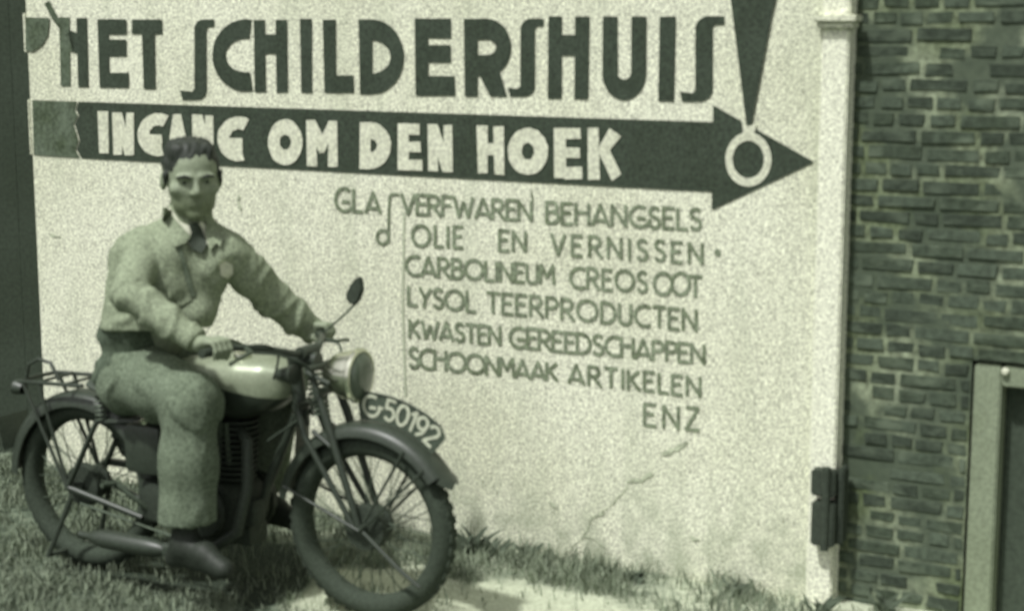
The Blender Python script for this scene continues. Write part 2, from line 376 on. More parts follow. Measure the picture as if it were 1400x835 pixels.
HL += [[(824.5, 23), (845, 23), (845, 100), (824, 100)], [(863.5, 23), (884.5, 23), (884, 100), (863.5, 100)]] + band(854, 99.5, 30, 37.5, 9.2, 9.5, 180, 360)
HL += [[(902.5, 23), (924.5, 23), (922, 138.5), (900.5, 138.5)]]
HL += longS(951, 975, 22.5, 139, 991, 34, 933, 127.5)
onwall(paint_wall('headline_lettering', [jig(p, .3) for p in HL], M['paint'], .004, None))
onwall(paint_wall('worn_headline_lettering', H1_worn, M['paint_worn'], .004, None))
# arrow with its worn tail
ARW = [[(108, 139.2), (980, 167.2), (978, 262.4), (112, 216.3), (106, 205), (110, 192), (107, 182), (103, 170), (109, 158), (105, 150)], [(975.5, 144), (1114, 221.6), (973.5, 287)]]
arrow = onwall(paint_wall('painted_arrow', ARW, M['paint'], .004, None))
onwall(paint_wall('worn_arrow_tail', [[(45, 137), (106, 139), (103, 150), (107, 158), (101, 170), (105, 182), (108, 192), (104, 205), (110, 216), (47, 212)]], M['paint_worn'], .004, None))
onwall(paint_wall('exclamation_mark', [[(982, -120), (1092, -120), (1058.5, 12), (1028.5, 171), (1021.5, 171), (1001.5, 12)]], M['paint'], .008, None))
onwall(paint_wall('exclamation_dot', band(1024, 218, 31.5, 37, 21.5, 25.5, 0, 360, 40) + [[(1013, 150), (1021, 171), (1029, 171), (1036, 166), (1030, 190), (1018, 190)]], M['paint_white'], .012 if False else .0065, None))
onwall(paint_wall('worn_shield', [[(36, 24), (69, 25), (67, 48), (59, 62), (46, 71), (36, 69)]], M['paint_worn'], .006, None))
onwall(paint_wall('rope_mark', stroke([(66, 5), (76, 24), (92, 45)], 8), M['paint_worn'], .0065, None))
# arrow letters: INGANG OM DEN HOEK
AL = []
AL += [[(134.5, 152), (149, 152), (150, 210), (137, 210)]]
AL += [[(155, 154), (168, 154), (168, 212), (157, 212)], [(174, 154), (184.5, 154), (184.5, 212), (173, 212)], [(156, 154), (168, 154), (184, 212), (172, 212)]]
AL += band(218, 184, 28.5, 29.5, 12.5, 12.5, 60, 285) + [[(206, 184), (223, 184), (223, 196), (206, 196)], [(210, 186), (223, 186), (223, 213), (213, 213)]]
AL += [[(238, 156), (249, 156), (262, 214), (248, 214)], [(238, 156), (249, 156), (243, 214), (229, 214)], rect(238, 188, 254, 200)]
AL += [[(264, 157), (277, 157), (277, 214), (265, 214)], [(282, 158), (293, 158), (294, 214), (283, 214)], [(265, 157), (278, 157), (294, 214), (281, 214)]]
AL += band(328, 190, 29.5, 30.5, 13, 13, 62, 285) + [[(315, 189), (333, 189), (333, 201), (315, 201)], [(320, 192), (333, 192), (333, 219), (322, 220)]]
AL += band(391.5, 194.5, 23.5, 31.5, 7.8, 10, 0, 360, 36)
AL += [[(420, 164), (432, 164), (435, 228), (421, 227)], [(450, 165), (462, 165), (463.5, 228), (450, 228)], [(420, 164), (432, 164), (448, 196), (444, 210), (436, 206)], [(462, 165), (451, 165), (436, 196), (438, 210), (446, 206)]]
AL += [[(493, 167.5), (508, 167.5), (508, 231), (493, 231)]] + band(507, 199, 29, 32, 10, 9, -90, 90)
AL += [[(545, 169), (560, 169), (560, 233), (545, 232)], rect(558, 169, 575, 184), rect(558, 194, 576, 208), rect(558, 218, 579, 233)]
AL += [[(586, 170), (599, 170), (600, 234), (587, 233)], [(608, 171), (619, 171), (620, 235), (608, 235)], [(586, 170), (600, 170), (620, 235), (606, 235)]]
AL += [[(653, 172), (668, 172), (668, 237), (655, 237)], [(676, 173), (690, 173), (691, 239), (677, 238)], rect(666, 196, 678, 212)]
AL += band(723, 207, 27.5, 32, 8.5, 11.5, 0, 360, 36)
AL += [[(758, 175), (774, 175), (775, 244), (759, 243)], rect(772, 175, 795, 190), rect(772, 202, 794, 216), rect(773, 228, 797, 245)]
AL += [[(804.5, 175), (820, 175), (821, 246), (805.5, 246)], [(818, 204), (834, 175), (850, 186), (828, 214)], [(818, 206), (832, 200), (850, 238), (838, 248)]]
al = paint_wall('arrow_lettering', [jig(p, .5) for p in AL], M['paint_white'], .0075, None)
onwall(al)

# stroke alphabet for the list of goods
def A_(cx, cy, rx, ry, a0, a1, n=12): return [(cx+rx*math.cos(R(a0+(a1-a0)*i/n)), cy+ry*math.sin(R(a0+(a1-a0)*i/n))) for i in range(n+1)]
G = {
 'A': (.72, [[(0, 0), (.36, 1), (.72, 0)], [(.08, .22), (.64, .22)]]),
 'B': (.52, [[(0, 0), (0, 1), (.26, 1), *A_(.26, .77, .2, .23, 90, -90), (0, .54)], [(.26, .54), *A_(.28, .27, .24, .27, 90, -90), (0, 0)]]),
 'C': (.66, [A_(.48, .5, .48, .5, 65, 298, 16)]),
 'D': (.64, [[(0, 0), (0, 1), (.18, 1), *A_(.18, .5, .46, .5, 90, -90, 16), (0, 0)]]),
 'E': (.46, [[(.46, 1), (0, 1), (0, 0), (.46, 0)], [(0, .54), (.38, .54)]]),
 'F': (.44, [[(.46, 1), (0, 1), (0, 0)], [(0, .54), (.38, .54)]]),
 'G': (.70, [A_(.46, .5, .46, .5, 62, 345, 18), [(.36, .42), (.68, .42)]]),
 'H': (.58, [[(0, 0), (0, 1)], [(.58, 0), (.58, 1)], [(0, .58), (.58, .58)]]),
 'I': (.04, [[(.02, 0), (.02, 1)]]),
 'K': (.54, [[(0, 0), (0, 1)], [(.5, 1), (0, .48)], [(.12, .58), (.54, 0)]]),
 'L': (.42, [[(0, 1), (0, 0), (.42, 0)]]),
 'M': (.72, [[(0, 0), (.06, 1), (.36, .35), (.66, 1), (.72, 0)]]),
 'N': (.62, [[(0, 0), (0, 1), (.62, 0), (.62, 1)]]),
 'O': (.92, [A_(.46, .5, .46, .5, 0, 360, 22)]),
 'P': (.50, [[(0, 0), (0, 1), (.24, 1), *A_(.24, .74, .25, .26, 90, -90), (0, .48)]]),
 'R': (.56, [[(0, 0), (0, 1), (.24, 1), *A_(.24, .74, .25, .26, 90, -90), (0, .48)], [(.2, .48), (.58, -.02)]]),
 'S': (.48, [[*A_(.25, .76, .21, .24, 40, 180, 8), (.08, .62), (.42, .42), *A_(.24, .24, .22, .24, 10, -150, 8)]]),
 'T': (.56, [[(0, 1), (.56, 1)], [(.28, 1), (.28, 0)]]),
 'U': (.54, [[(0, 1), *A_(.27, .27, .27, .27, 180, 360), (.54, 1)]]),
 'V': (.62, [[(0, 1), (.31, 0), (.62, 1)]]),
 'W': (.90, [[(0, 1), (.22, 0), (.45, .75), (.68, 0), (.90, 1)]]),
 'Y': (.54, [[(0, 1), (.27, .45), (.54, 1)], [(.27, .45), (.2, 0)]]),
 'Z': (.54, [[(.04, 1), (.52, 1), (0, 0), (.54, 0)]]),
 '0': (.60, [A_(.30, .5, .30, .5, 0, 360, 20)]),
 '1': (.22, [[(0, .78), (.2, 1), (.2, 0)]]),
 '2': (.54, [[*A_(.27, .74, .25, .26, 165, -25, 10), (0, 0), (.54, 0)]]),
 '5': (.52, [[(.46, 1), (.08, 1), (.04, .56), *A_(.24, .3, .27, .3, 110, -140, 12)]]),
 '9': (.54, [A_(.27, .7, .26, .3, 0, 360, 16), [(.53, .7), (.48, .25), (.2, 0)]]),
 '-': (.22, [[(0, .48), (.22, .48)]]),
}
def glyph_run(text, gap=.2):
    x = 0; out = []
    for ch in text:
        wd, st = G[ch]; out.append((x, st)); x += wd+gap
        if ch == 'O' and False: x -= gap
    return out, x-gap
GL = []
def word(text, u0, t0, b0, u1, t1, b1, wd=4.6, gap=.2):
    runs, W = glyph_run(text, gap)
    for x0, sts in runs:
        jx, jy = rng.uniform(-.5, .5), rng.uniform(-.5, .5)
        for st in sts:
            P = []
            for (x, y) in st:
                k = (x0+x)/W; P.append((u0+(u1-u0)*k+jx, b0+(b1-b0)*k + ((t0+(t1-t0)*k)-(b0+(b1-b0)*k))*y+jy))
            for i, s_ in enumerate(stroke(P, wd)):
                GL.append(s_)
word('GLA', 459, 256, 288, 521, 264, 290.5)
GL += stroke([(545, 266), (537, 265), (533, 269), (532, 300), (531.5, 331)], 3.6) + stroke([(531, 318), *[(524+8*math.cos(R(a)), 324+9.5*math.sin(R(a))) for a in range(-40, 330, 30)]], 4.4)
word('VERFWAREN', 549.5, 265, 291.5, 727, 275, 301, gap=.12)
word('BEHANGSELS', 748, 276.5, 304.5, 959, 286, 313.5, gap=.17)
word('OLIE', 564, 308, 335.5, 633, 310, 338.5, gap=.28)
word('EN', 683, 315, 342.5, 718.5, 317.5, 343, gap=.22)
word('VERNISSEN', 755, 320, 347.5, 960.5, 333, 359.5, gap=.36)
word('CARBOLINEUM', 556, 349.5, 375.5, 758, 363.5, 388, gap=.15)
word('CREOSOT'[:5], 781, 365, 392.5, 885, 372, 399, gap=.2)
for cx in (907, 931): GL += [b for b in band(cx, 387.5, 14.5, 17, 9.8, 12.3, 0, 360, 22)]
word('T', 943, 376.5, 404, 960, 377.5, 405)
word('LYSOL', 559, 392, 416.5, 650, 399, 425.5, gap=.16)
word('TEERPRODUCTEN', 666, 399, 426, 952.5, 424, 451.5, gap=.2)
word('KWASTEN', 561, 437, 460, 684, 446, 470.5, gap=.14)
word('GEREEDSCHAPPEN', 698, 446.5, 473.5, 962.5, 472, 497, gap=.13)
word('SCHOONMAAK', 560, 475, 501.5, 762, 497, 519.5, gap=.08)
word('ARTIKELEN', 778, 497, 522, 957.5, 516, 541.5, gap=.24)
word('ENZ', 882, 552, 580.5, 956, 558, 588, gap=.34)
GL += band(981.5, 345, 4.6, 5, .3, .3, 0, 360, 12)
GL += stroke([(727, 262), (729, 274)], 2.2)
onwall(paint_wall('goods_lettering', GL, M['paint_faint'], .004, None))
onwall(paint_wall('guide_line', stroke([(553, 292), (551, 420), (555, 540)], 3.0), M['paint_ghost'], .003, None))
def wander(pts, wd, a=1.6):
    P = []
    for (x0, y0), (x1, y1) in zip(pts, pts[1:]):
        n = max(2, int(math.hypot(x1-x0, y1-y0)/5)); P += [(x0+(x1-x0)*k/n+rng.uniform(-a, a), y0+(y1-y0)*k/n+rng.uniform(-a, a)) for k in range(n)]
    P.append(pts[-1]); out = []
    for k in range(len(P)-1): out += stroke(P[k:k+2], wd*rng.uniform(.45, 1.25))
    return out
ck = wander([(858, 664), (836, 690), (818, 703), (806, 712), (799, 731), (780, 750), (768, 758)], 1.3)+wander([(940, 605), (925, 613), (906, 621)], 6)+wander([(890, 648), (876, 656), (858, 658)], 5)+wander([(826, 700), (808, 709), (800, 728)], 2.4)+wander([(800, 731), (812, 738), (828, 748)], 2.2)+wander([(946, 733), (956, 737)], 5)+wander([(752, 686), (763, 695)], 3)+wander([(326, 268), (329, 286)], 3.4)+wander([(70, 320), (84, 324)], 3)
onwall(paint_wall('crack', ck, M['crack'], .0035, None))

# ------------------------------------------------------------------ iron block on the edge of the wall
br = empty('iron_bracket', wall_pt(S_R, .8, 0), label='dark iron hinge block on the right edge of the white wall', cat='bracket')
def iron(u0, v0, u1, v1, o0, o1, name, m=M['iron']):
    s0, z1 = wall_sz(u0, v0); s1, z0 = wall_sz(u1, v1)
    o = wall_box(MB(), s0, s1, z0, z1, o0, o1).build(name, m, smooth=False, bev=.006)
    o.parent = br; o.matrix_parent_inverse = Matrix.Translation(br.location).inverted(); return o
iron(1119, 634, 1150, 673, .0285, .085, 'upper_knuckle'); iron(1120, 677, 1149, 740, .0285, .09, 'lower_knuckle')
iron(1150.5, 636, 1156, 740, -.02, .05, 'back_plate')
pm = MB(); s_, z_ = wall_sz(1141, 631); s2, z2 = wall_sz(1141, 743); pm.tube([wall_pt(s_, z2, .09), wall_pt(s_, z_, .09)], .016)
o = pm.build('hinge_pin', M['iron']); o.parent = br; o.matrix_parent_inverse = Matrix.Translation(br.location).inverted()

# ------------------------------------------------------------------ brick wall on the right
BK = .05
bw = empty('brick_wall', wall_pt(S_R+1.0, 0, -BK), label='dark weathered brick wall with smeared pale mortar', cat='wall')
def inb(o): o.parent = bw; o.matrix_parent_inverse = Matrix.Translation(bw.location).inverted(); return o
ds0, dzt = wall_sz(1329, 492, BK); DS1 = ds0+.95; B_END = S_R+3.2
def brick_wall():
    V, Fc, mi = [], [], []
    def quad_box(s0, s1, z0, z1, o0, o1, m_, bv=.004):
        b = len(V); j = lambda: random.uniform(-.004, .004)
        for (s, z) in ((s0, z0), (s1, z0), (s1, z1), (s0, z1)): V.append(wall_pt(s, z, o0))
        for (s, z) in ((s0+bv, z0+bv), (s1-bv, z0+bv), (s1-bv, z1-bv), (s0+bv, z1-bv)): V.append(wall_pt(s+j(), z+j(), o1+j()*.3))
        Fc.append((b+4, b+5, b+6, b+7)); mi.append(m_)
        for i in range(4): Fc.append((b+i, b+(i+1) % 4, b+4+(i+1) % 4, b+4+i)); mi.append(m_)
    z = -.10; row = 0; CH = .057
    while z < 3.0:
        s = S_R-.05-random.uniform(0, .1)-(.055 if row % 2 else 0)
        h = CH+random.uniform(-.002, .002)
        while s < B_END:
            L = random.choice((.205, .205, .1, .1, .15)) if row % 3 else random.choice((.1, .105, .205)); L += random.uniform(-.012, .012)
            a0, a1 = s+.0065, s+L-.0065; s += L
            if a0 > ds0-.001 and a1 < DS1+.001 and z+h < dzt+.02 or a1 < S_R-.02: continue
            if z+h*.5 < dzt and a0 < ds0 < a1: a1 = ds0-.004
            if z+h*.5 < dzt and a0 < DS1 < a1: a0 = DS1+.004
            if a1-a0 < .02: continue
            zz = z+random.uniform(-.004, .004)
            rec = random.uniform(-.0035, .001)
            if random.random() < .04: rec = -.008
            quad_box(a0, a1, zz+.007, zz+h-.007, -BK-.03, -BK+rec, random.choices((0, 1, 2), (6, 4, 2))[0])
        z += h; row += 1
    me_o = pyd('brick_face', V, Fc, None); 
    for k in ('brick', 'brick2', 'brick3'): me_o.data.materials.append(M[k])
    me_o.data.polygons.foreach_set('material_index', mi); inb(me_o)
    # mortar bed, uneven, partly smeared over the bricks
    ss = np.arange(S_R-.04, B_END, .022); zs = np.arange(-.12, 3.0, .022); P = []
    mb = MB(); 
    def bed(s0, s1, z0, z1):
        nu = max(2, int((s1-s0)/.02)); nv = max(2, int((z1-z0)/.02)); rows = []
        for i in range(nu+1):
            r_ = []
            for j in range(nv+1):
                s = s0+(s1-s0)*i/nu; zz = z0+(z1-z0)*j/nv
                n_ = mnoise.noise(Vector((s*3.2, zz*4.2, 0)))*.6+mnoise.noise(Vector((s*11, zz*14, 5)))*.5
                smear = (.9-abs(zz-.75)*.55)
                r_.append(wall_pt(s, zz, -BK-.0055+max(-.0025, min(.0035, n_*.006+smear*.001-.001))))
            rows.append(r_)
        mb.grid(rows)
    bed(S_R-.03, ds0, -.12, dzt); bed(S_R-.03, B_END, dzt, 3.0); bed(DS1, B_END, -.12, dzt)
    inb(mb.build('mortar_bed', M['mortar'], smooth=True))
    core = MB(); wall_box(core, S_R-.02, ds0-.002, -.12, dzt, -.4, -BK-.03); wall_box(core, S_R-.02, B_END, dzt, 3.0, -.4, -BK-.03); wall_box(core, DS1+.002, B_END, -.12, dzt-.001, -.4, -BK-.03)
    inb(core.build('wall_core', M['brick2'], smooth=False))
brick_wall()
fr = MB(); u_w = wall_sz(1373, 600, BK)[0]-wall_sz(1335, 600, BK)[0]
f0 = ds0+.006; ft = dzt-.012; fh = .075
wall_box(fr, f0, f0+u_w, -.1, ft, -.18, -BK-.012); wall_box(fr, f0+u_w+.001, DS1-u_w-.007, ft-fh, ft, -.18, -BK-.014); wall_box(fr, DS1-u_w-.006, DS1-.006, -.1, ft, -.18, -BK-.012)
dfr = inb(fr.build('door_frame', M['frame_wood'], smooth=False, bev=.006))
hp = MB(); 
for k in range(6):
    a = f0+u_w+.002+k*(DS1-f0-2*u_w-.012)/6; wall_box(hp, a, a+(DS1-f0-2*u_w-.012)/6-.004, -.1, ft-fh-.002, -.2, -.15)
inb(hp.build('hatch_door', M['hatch'], smooth=False, bev=.003))
sk, zk = wall_sz(1374, 508, BK); kn = MB(); kn.lathe([(0, .012), (.01, .014), (.018, .010), (.022, 0)], wall_pt(sk, zk, -BK-.014), WN, 14)
inb(kn.build('bolt_head', M['paint_white']))

# ------------------------------------------------------------------ dark tarred shed wall on the left
lc = wall_pt(S_L, 0, -.3); SY = lc[1]+.12; SX1 = lc[0]+.5
sh = empty('tarred_shed', ((SX1-6)/2, SY, 0), label='dark tarred plank wall beyond the left end of the white wall', cat='shed')
def insh(o): o.parent = sh; o.matrix_parent_inverse = Matrix.Translation(sh.location).inverted(); return o
pbm = MB(); x = SX1
while x > -7:
    wdt = random.uniform(.15, .19); pbm.box((x-wdt/2, SY+random.uniform(0, .002), 1.55), (wdt-.0012, .03, 3.3), bev=.001); x -= wdt
insh(pbm.build('plank_face', M['tar'], smooth=False))
rb = MB(); rb.box(((SX1-7)/2, SY+1.1, 1.5), (SX1+7-.1, 2.1, 3.1)); insh(rb.build('shed_body', M['tar'], smooth=False))
# ------------------------------------------------------------------ the motorcycle (local x forward, y left, z up; the camera sees its right side)
BYAW = R(-26.5); BO = Vector((-1.658, 6.06, 0.0))
bike = empty('motorcycle', BO, BYAW, label='old black motorcycle with silver tank parked by the painted wall', cat='motorcycle')
BM_ = Matrix.Translation(BO) @ Matrix.Rotation(BYAW, 4, 'Z')
def BW(x, y, z): return np.array(BM_ @ Vector((x, y, z)))
WB, RW = 1.30, .33
def wheel(cx, name):
    rm = MB()
    rm.lathe([(-.026, .262), (-.03, .275), (-.022, .279), (0, .270), (.022, .279), (.03, .275), (.026, .262), (0, .252), (-.026, .262)], (cx, 0, RW), (0, 1, 0), 64)
    wl = rm.build(name, M['rim'], bike)
    t = MB(); pr = []
    for k in range(17):
        a = 2*math.pi*k/16; pr.append((.043*math.cos(a), .290+.041*math.sin(a)))
    t.lathe(pr, (cx, 0, RW), (0, 1, 0), 72); ty = t.build('tyre', M['rubber'], wl)
    tr = MB()
    for k in range(44):
        a = 2*math.pi*k/44
        for s in (-1, 1):
            aa = a+(.035 if s > 0 else 0)
            tr.box((cx+.3285*math.cos(aa), s*.012, RW+.3285*math.sin(aa)), (.008, .018, .026), rot=Matrix.Rotation(-aa, 3, 'Y'))
    tr.build('tread', M['rubber'], wl, smooth=False)
    h = MB(); h.lathe([(-.075, 0), (-.075, .018), (-.055, .02), (-.052, .078), (-.02, .084), (.02, .05), (.03, .05), (.034, .062), (.05, .062), (.052, .02), (.078, .018), (.078, 0)], (cx, 0, RW), (0, 1, 0), 28)
    h.build('hub', M['cast'], wl)
    sp = MB()
    for k in range(36):
        a = 2*math.pi*k/36; s = 1 if k % 2 else -1; b_ = a+(.55 if k % 4 < 2 else -.55)
        sp.tube([(cx+.058*math.cos(b_), s*.036, RW+.058*math.sin(b_)), (cx+.262*math.cos(a), s*.006, RW+.262*math.sin(a))], .0022, 6, cap=False)
    sp.build('spoke_web', M['steel'], wl)
    return wl
wheel(.03, 'rear_wheel'); wheel(WB, 'front_wheel')
def guard(cx, a0, a1, r, hw, name, skirt, n=40):
    """curved mudguard with rolled edge, angles measured from straight ahead"""
    P = []; prof = []
    for k in range(13):
        t = -1+2*k/12; prof.append((hw*math.sin(t*math.pi/2), r-skirt*(1-math.cos(t*math.pi/2))**1.5))
    inner = [(y*.96, rr-.004) for y, rr in prof[::-1]]
    loop = prof+inner
    for i in range(n+1):
        a = R(a0+(a1-a0)*i/n); P.append([(cx+rr*math.cos(a), y, RW+rr*math.sin(a)) for y, rr in loop])
    m = MB(); m.grid(P, closed_v=True); return m.build(name, M['black'], bike)
fg = guard(WB, 36, 168, .374, .068, 'front_mudguard', .045)
# flared tip of the front mudguard
tp = MB(); a = R(36); tp.grid([[(WB+(.374+dr)*math.cos(R(d)), y*k, RW+(.374+dr-abs(y)*9*abs(y))*math.sin(R(d))) for y in (-.066, -.033, 0, .033, .066)] for d, k, dr in ((37, 1, 0.002), (33, .8, .008), (29.5, .35, .016))])
o = tp.build('mudguard_tip', M['black'], fg)
rg = guard(.03, 12, 178, .366, .07, 'rear_mudguard', .055)
def bar(name, segs, m, parent=None, n=10):
    b = MB()
    for pts, r in segs: b.tube(pts, r, n)
    return b.build(name, m, parent or bike)
def soft(pts, k=7):
    P = [Vector(p) for p in pts]; P = [P[0]*2-P[1]]+P+[P[-1]*2-P[-2]]; out = []
    for i in range(1, len(P)-2):
        for j in range(k):
            t = j/k; a, b, c, d = P[i-1:i+3]
            out.append(.5*((2*b)+(c-a)*t+(2*a-5*b+4*c-d)*t*t+(3*b-a-3*c+d)*t*t*t))
    return out+[P[-2]]
# number plate standing along the front mudguard
def plate():
    n = 24; a0, a1 = 49, 96; P = []
    for i in range(n+1):
        t = i/n; a = R(a0+(a1-a0)*t); r0 = .378; r1 = .478-(.022*max(0, 1-t*6)**2)
        loop = [(r0, -.003), (r1, -.003), (r1, .003), (r0, .003)]
        P.append([(WB+r*math.cos(a), y, RW+r*math.sin(a)) for r, y in loop])
    m = MB(); m.grid(P, closed_v=True); m.b.faces.ensure_lookup_table()
    bmesh.ops.holes_fill(m.b, edges=[e for e in m.b.edges if e.is_boundary])
    pl = m.build('number_plate', M['plate'], bike, smooth=False)
    runs, W = glyph_run('G-50192', .16); polys = []
    def mp(x, y, side):
        t = x/W; deg = 93-(93-52)*t if side < 0 else 52+(93-52)*t
        return deg, .394+(.466-.394)*y
    for side in (-1, 1):
        polys = []
        for x0, sts in runs:
            for st in sts:
                P2 = [((x0+x), y*1.0) for x, y in st]
                polys += stroke(P2, .155)
        v, f = union(polys, 100.0); V = []
        for x, y in v:
            deg, rr = mp(x, y, side); V.append((WB+rr*math.cos(R(deg)), side*.0052, RW+rr*math.sin(R(deg))))
        pyd('plate_lettering', V, f, M['plate_ink'], pl)
    rim = MB()
    for side in (-1, 1):
        rim.tube([(WB+.474*math.cos(R(d)), side*.003, RW+.474*math.sin(R(d))) for d in range(54, 97, 3)], .004, 6)
    rim.build('plate_edge', M['black'], pl)
plate()
# girder fork
for s in (-1, 1):
    bar('fork_blade', [([(1.125, s*.062, .80), (1.16, s*.068, .72), (WB-.005, s*.072, RW)], [.014, .016, .012]),
                       ([(1.035, s*.058, .74), (1.07, s*.066, .64), (WB-.03, s*.072, RW+.01)], [.011, .012, .010]),
                       ([(1.10, s*.06, .66), (1.20, s*.066, .60)], .009)], M['black'])
    bar('mudguard_stay', [([(WB, s*.084, RW), (WB+.345*math.cos(R(44)), s*.068, RW+.345*math.sin(R(44)))], .0055),
                          ([(WB, s*.084, RW), (WB+.345*math.cos(R(60)), s*.068, RW+.345*math.sin(R(60)))], .0055),
                          ([(WB, s*.084, RW), (WB-.345*math.cos(R(20)), s*.068, RW+.345*math.sin(R(20)))], .0055)], M['black'])
bar('front_stand', [([(WB+.02, -.09, RW), (WB+.17, -.10, RW-.11), (WB+.25, -.10, RW-.16)], .008)], M['black'])
bar('fork_link', [([(1.125, -.075, .80), (1.125, .075, .80)], .016), ([(1.035, -.07, .74), (1.035, .07, .74)], .014), ([(1.02, 0, .66), (.985, 0, .92)], .026),
                  ([(1.09, -.07, .88), (1.09, .07, .88)], .014), ([(1.09, -.06, .88), (1.125, -.062, .80)], .012), ([(1.09, .06, .88), (1.125, .062, .80)], .012), ([(.985, 0, .9), (1.09, 0, .9)], .03)], M['black'])
sg = MB(); hel = [(1.085+.032*math.cos(t*.55)+.02*(t/110-.5)*-1, .032*math.sin(t*.55), .70+.17*t/110) for t in range(111)]
sg.tube(hel, .005, 6); sg.build('fork_spring', M['steel'], bike)
# handlebar with grips and levers
hb = bar('handlebar', [([(.925, -.42, .985), (.945, -.30, .985), (1.00, -.20, .97), (1.045, -.08, .935), (1.05, 0, .93), (1.04, .08, .935), (.975, .20, .945), (.89, .30, .93), (.855, .42, .918)], .0125),
                       ([(1.0, 0, .90), (1.045, 0, .935)], .022), ([(1.045, -.05, .93), (1.045, .05, .93)], .024)], M['black'])
bar('grip', [([(.922, -.445, .985), (.9435, -.31, .985)], .0165)], M['rubber'], hb); bar('grip', [([(.852, .445, .916), (.888, .31, .929)], .0165)], M['rubber'], hb)
bar('brake_lever', [([(.975, -.27, .98), (1.02, -.30, .975), (1.03, -.40, .965), (1.035, -.44, .96)], [.009, .0075, .006, .007])], M['steel'], hb)
bar('clutch_lever', [([(.94, .27, .92), (.97, .31, .91), (.945, .40, .90), (.935, .44, .89)], [.009, .0075, .006, .007])], M['steel'], hb)
bar('control_cable', [(soft([(.99, -.26, .965), (1.08, -.20, .95), (1.13, -.1, .88), (1.08, -.03, .74), (.9, -.05, .60)]), .0045),
                      (soft([(.955, .26, .92), (1.05, .20, .92), (1.11, .1, .87), (1.05, .03, .72), (.88, .04, .60)]), .0045),
                      (soft([(.96, -.29, .985), (1.02, -.22, .985), (.99, -.1, .92), (.9, -.06, .74)]), .004)], M['rubber'], hb)
bar('horn', [([(.99, -.10, .86), (1.06, -.105, .865)], [.02, .036])], M['black'])
# mirror on a thin stalk
ms = BW(.97, .30, .975); top_ = at(487, 414, 6.0)
mloc = Vector(BM_.inverted() @ Vector(top_)); mb_ = Vector((.90, .33, .935))
mi = bar('mirror_stalk', [([mb_, mb_.lerp(mloc, .5)+Vector((.01, 0, .005)), mloc], .0042)], M['steel'])
md = MB(); prof = [(-.026, -.01), (-.012, .022), (.010, .062), (.017, .098), (.022, .100), (.024, .055), (.018, .018), (-.004, -.012)]
md.prism([(x+mloc.x, z+mloc.z-.008) for x, z in [(-.036, .012), (-.044, .034), (-.016, .082), (.012, .108), (.026, .108), (.034, .060), (.014, .014), (-.012, -.002)]], mloc.y-.012, mloc.y+.012)
md.build('mirror_head', M['iron'], mi, smooth=False, bev=.006)
# headlamp
lo = Vector((1.168, 0, .862)); ld = Vector((1, .02, .0)).normalized()
hl = MB(); hl.lathe([(-.045, 0), (-.042, .026), (-.026, .052), (.002, .072), (.035, .084), (.07, .089), (.078, .09)], lo, ld, 40); lamp = hl.build('headlamp', M['chrome'], bike)
rm = MB(); rm.lathe([(.076, .088), (.078, .095), (.088, .0975), (.098, .093), (.100, .085), (.092, .081)], lo, ld, 40); rm.build('lamp_rim', M['chrome'], lamp)
gl = MB(); gl.lathe([(.094, .084), (.108, .068), (.117, .04), (.12, 0)], lo, ld, 36); gl.build('lamp_glass', M['glass'], lamp)
for s in (-1, 1): bar('lamp_bracket', [([(1.09, s*.075, .87), (1.20, s*.098, .845)], .009)], M['black'])
# fuel tank, knee pads, cap
def tank():
    st = [(.40, .055, .735, .80), (.45, .095, .70, .845), (.55, .122, .675, .875), (.68, .134, .662, .895), (.80, .130, .668, .900), (.90, .108, .70, .895), (.965, .07, .75, .875), (.985, .03, .78, .86)]
    S_ = np.array(st); xs_ = np.concatenate([np.linspace(.40, .985, 46)]); st = [(x, *[float(np.interp(x, S_[:, 0], S_[:, k])) for k in (1, 2, 3)]) for x in xs_]
    P = []
    for x, w_, z0, z1 in st:
        cz, hz = (z0+z1)/2, (z1-z0)/2; row = []
        for k in range(64):
            a = 2*math.pi*k/64; c, s = math.cos(a), math.sin(a)
            row.append((x, w_*math.copysign(abs(c)**.65, c), cz+hz*math.copysign(abs(s)**.75, s)))
        P.append(row)
    m = MB(); m.grid(P, closed_v=True); bmesh.ops.holes_fill(m.b, edges=[e for e in m.b.edges if e.is_boundary])
    t = m.build('fuel_tank', M['silver'], bike)
    c = MB(); c.lathe([(0, .03), (.012, .032), (.022, .028), (.026, 0)], (.80, -.05, .893), (0, -.1, 1), 20); c.build('filler_cap', M['chrome'], t)
    for s in (-1, 1):
        k = MB(); 
        pts = [(.50+.085*math.cos(a)*1.25, .77+.055*math.sin(a)) for a in np.linspace(0, 2*math.pi, 20)[:-1]]
        k.prism(pts, s*.112, s*.136); k.build('knee_pad', M['rubber'], t, bev=.005)
tank()
sd = MB(); P = []
for x, w_, z in [(.10, .06, .735), (.13, .12, .745), (.20, .145, .735), (.29, .13, .722), (.37, .075, .725), (.43, .04, .735), (.445, .015, .73)]:
    P.append([(x, w_*math.cos(t), z+.03*math.sin(t)*(1 if math.sin(t) > 0 else .9)) for t in np.linspace(0, 2*math.pi, 21)[:-1]])
sd.grid(P, closed_v=True); bmesh.ops.holes_fill(sd.b, edges=[e for e in sd.b.edges if e.is_boundary]); sad = sd.build('saddle', M['leather'], bike)
for s in (-1, 1):
    g = MB(); g.tube([(.17+.02*math.cos(t*.6), s*.085+.02*math.sin(t*.6), .60+.10*t/60) for t in range(61)], .004, 6); g.build('saddle_spring', M['steel'], sad)
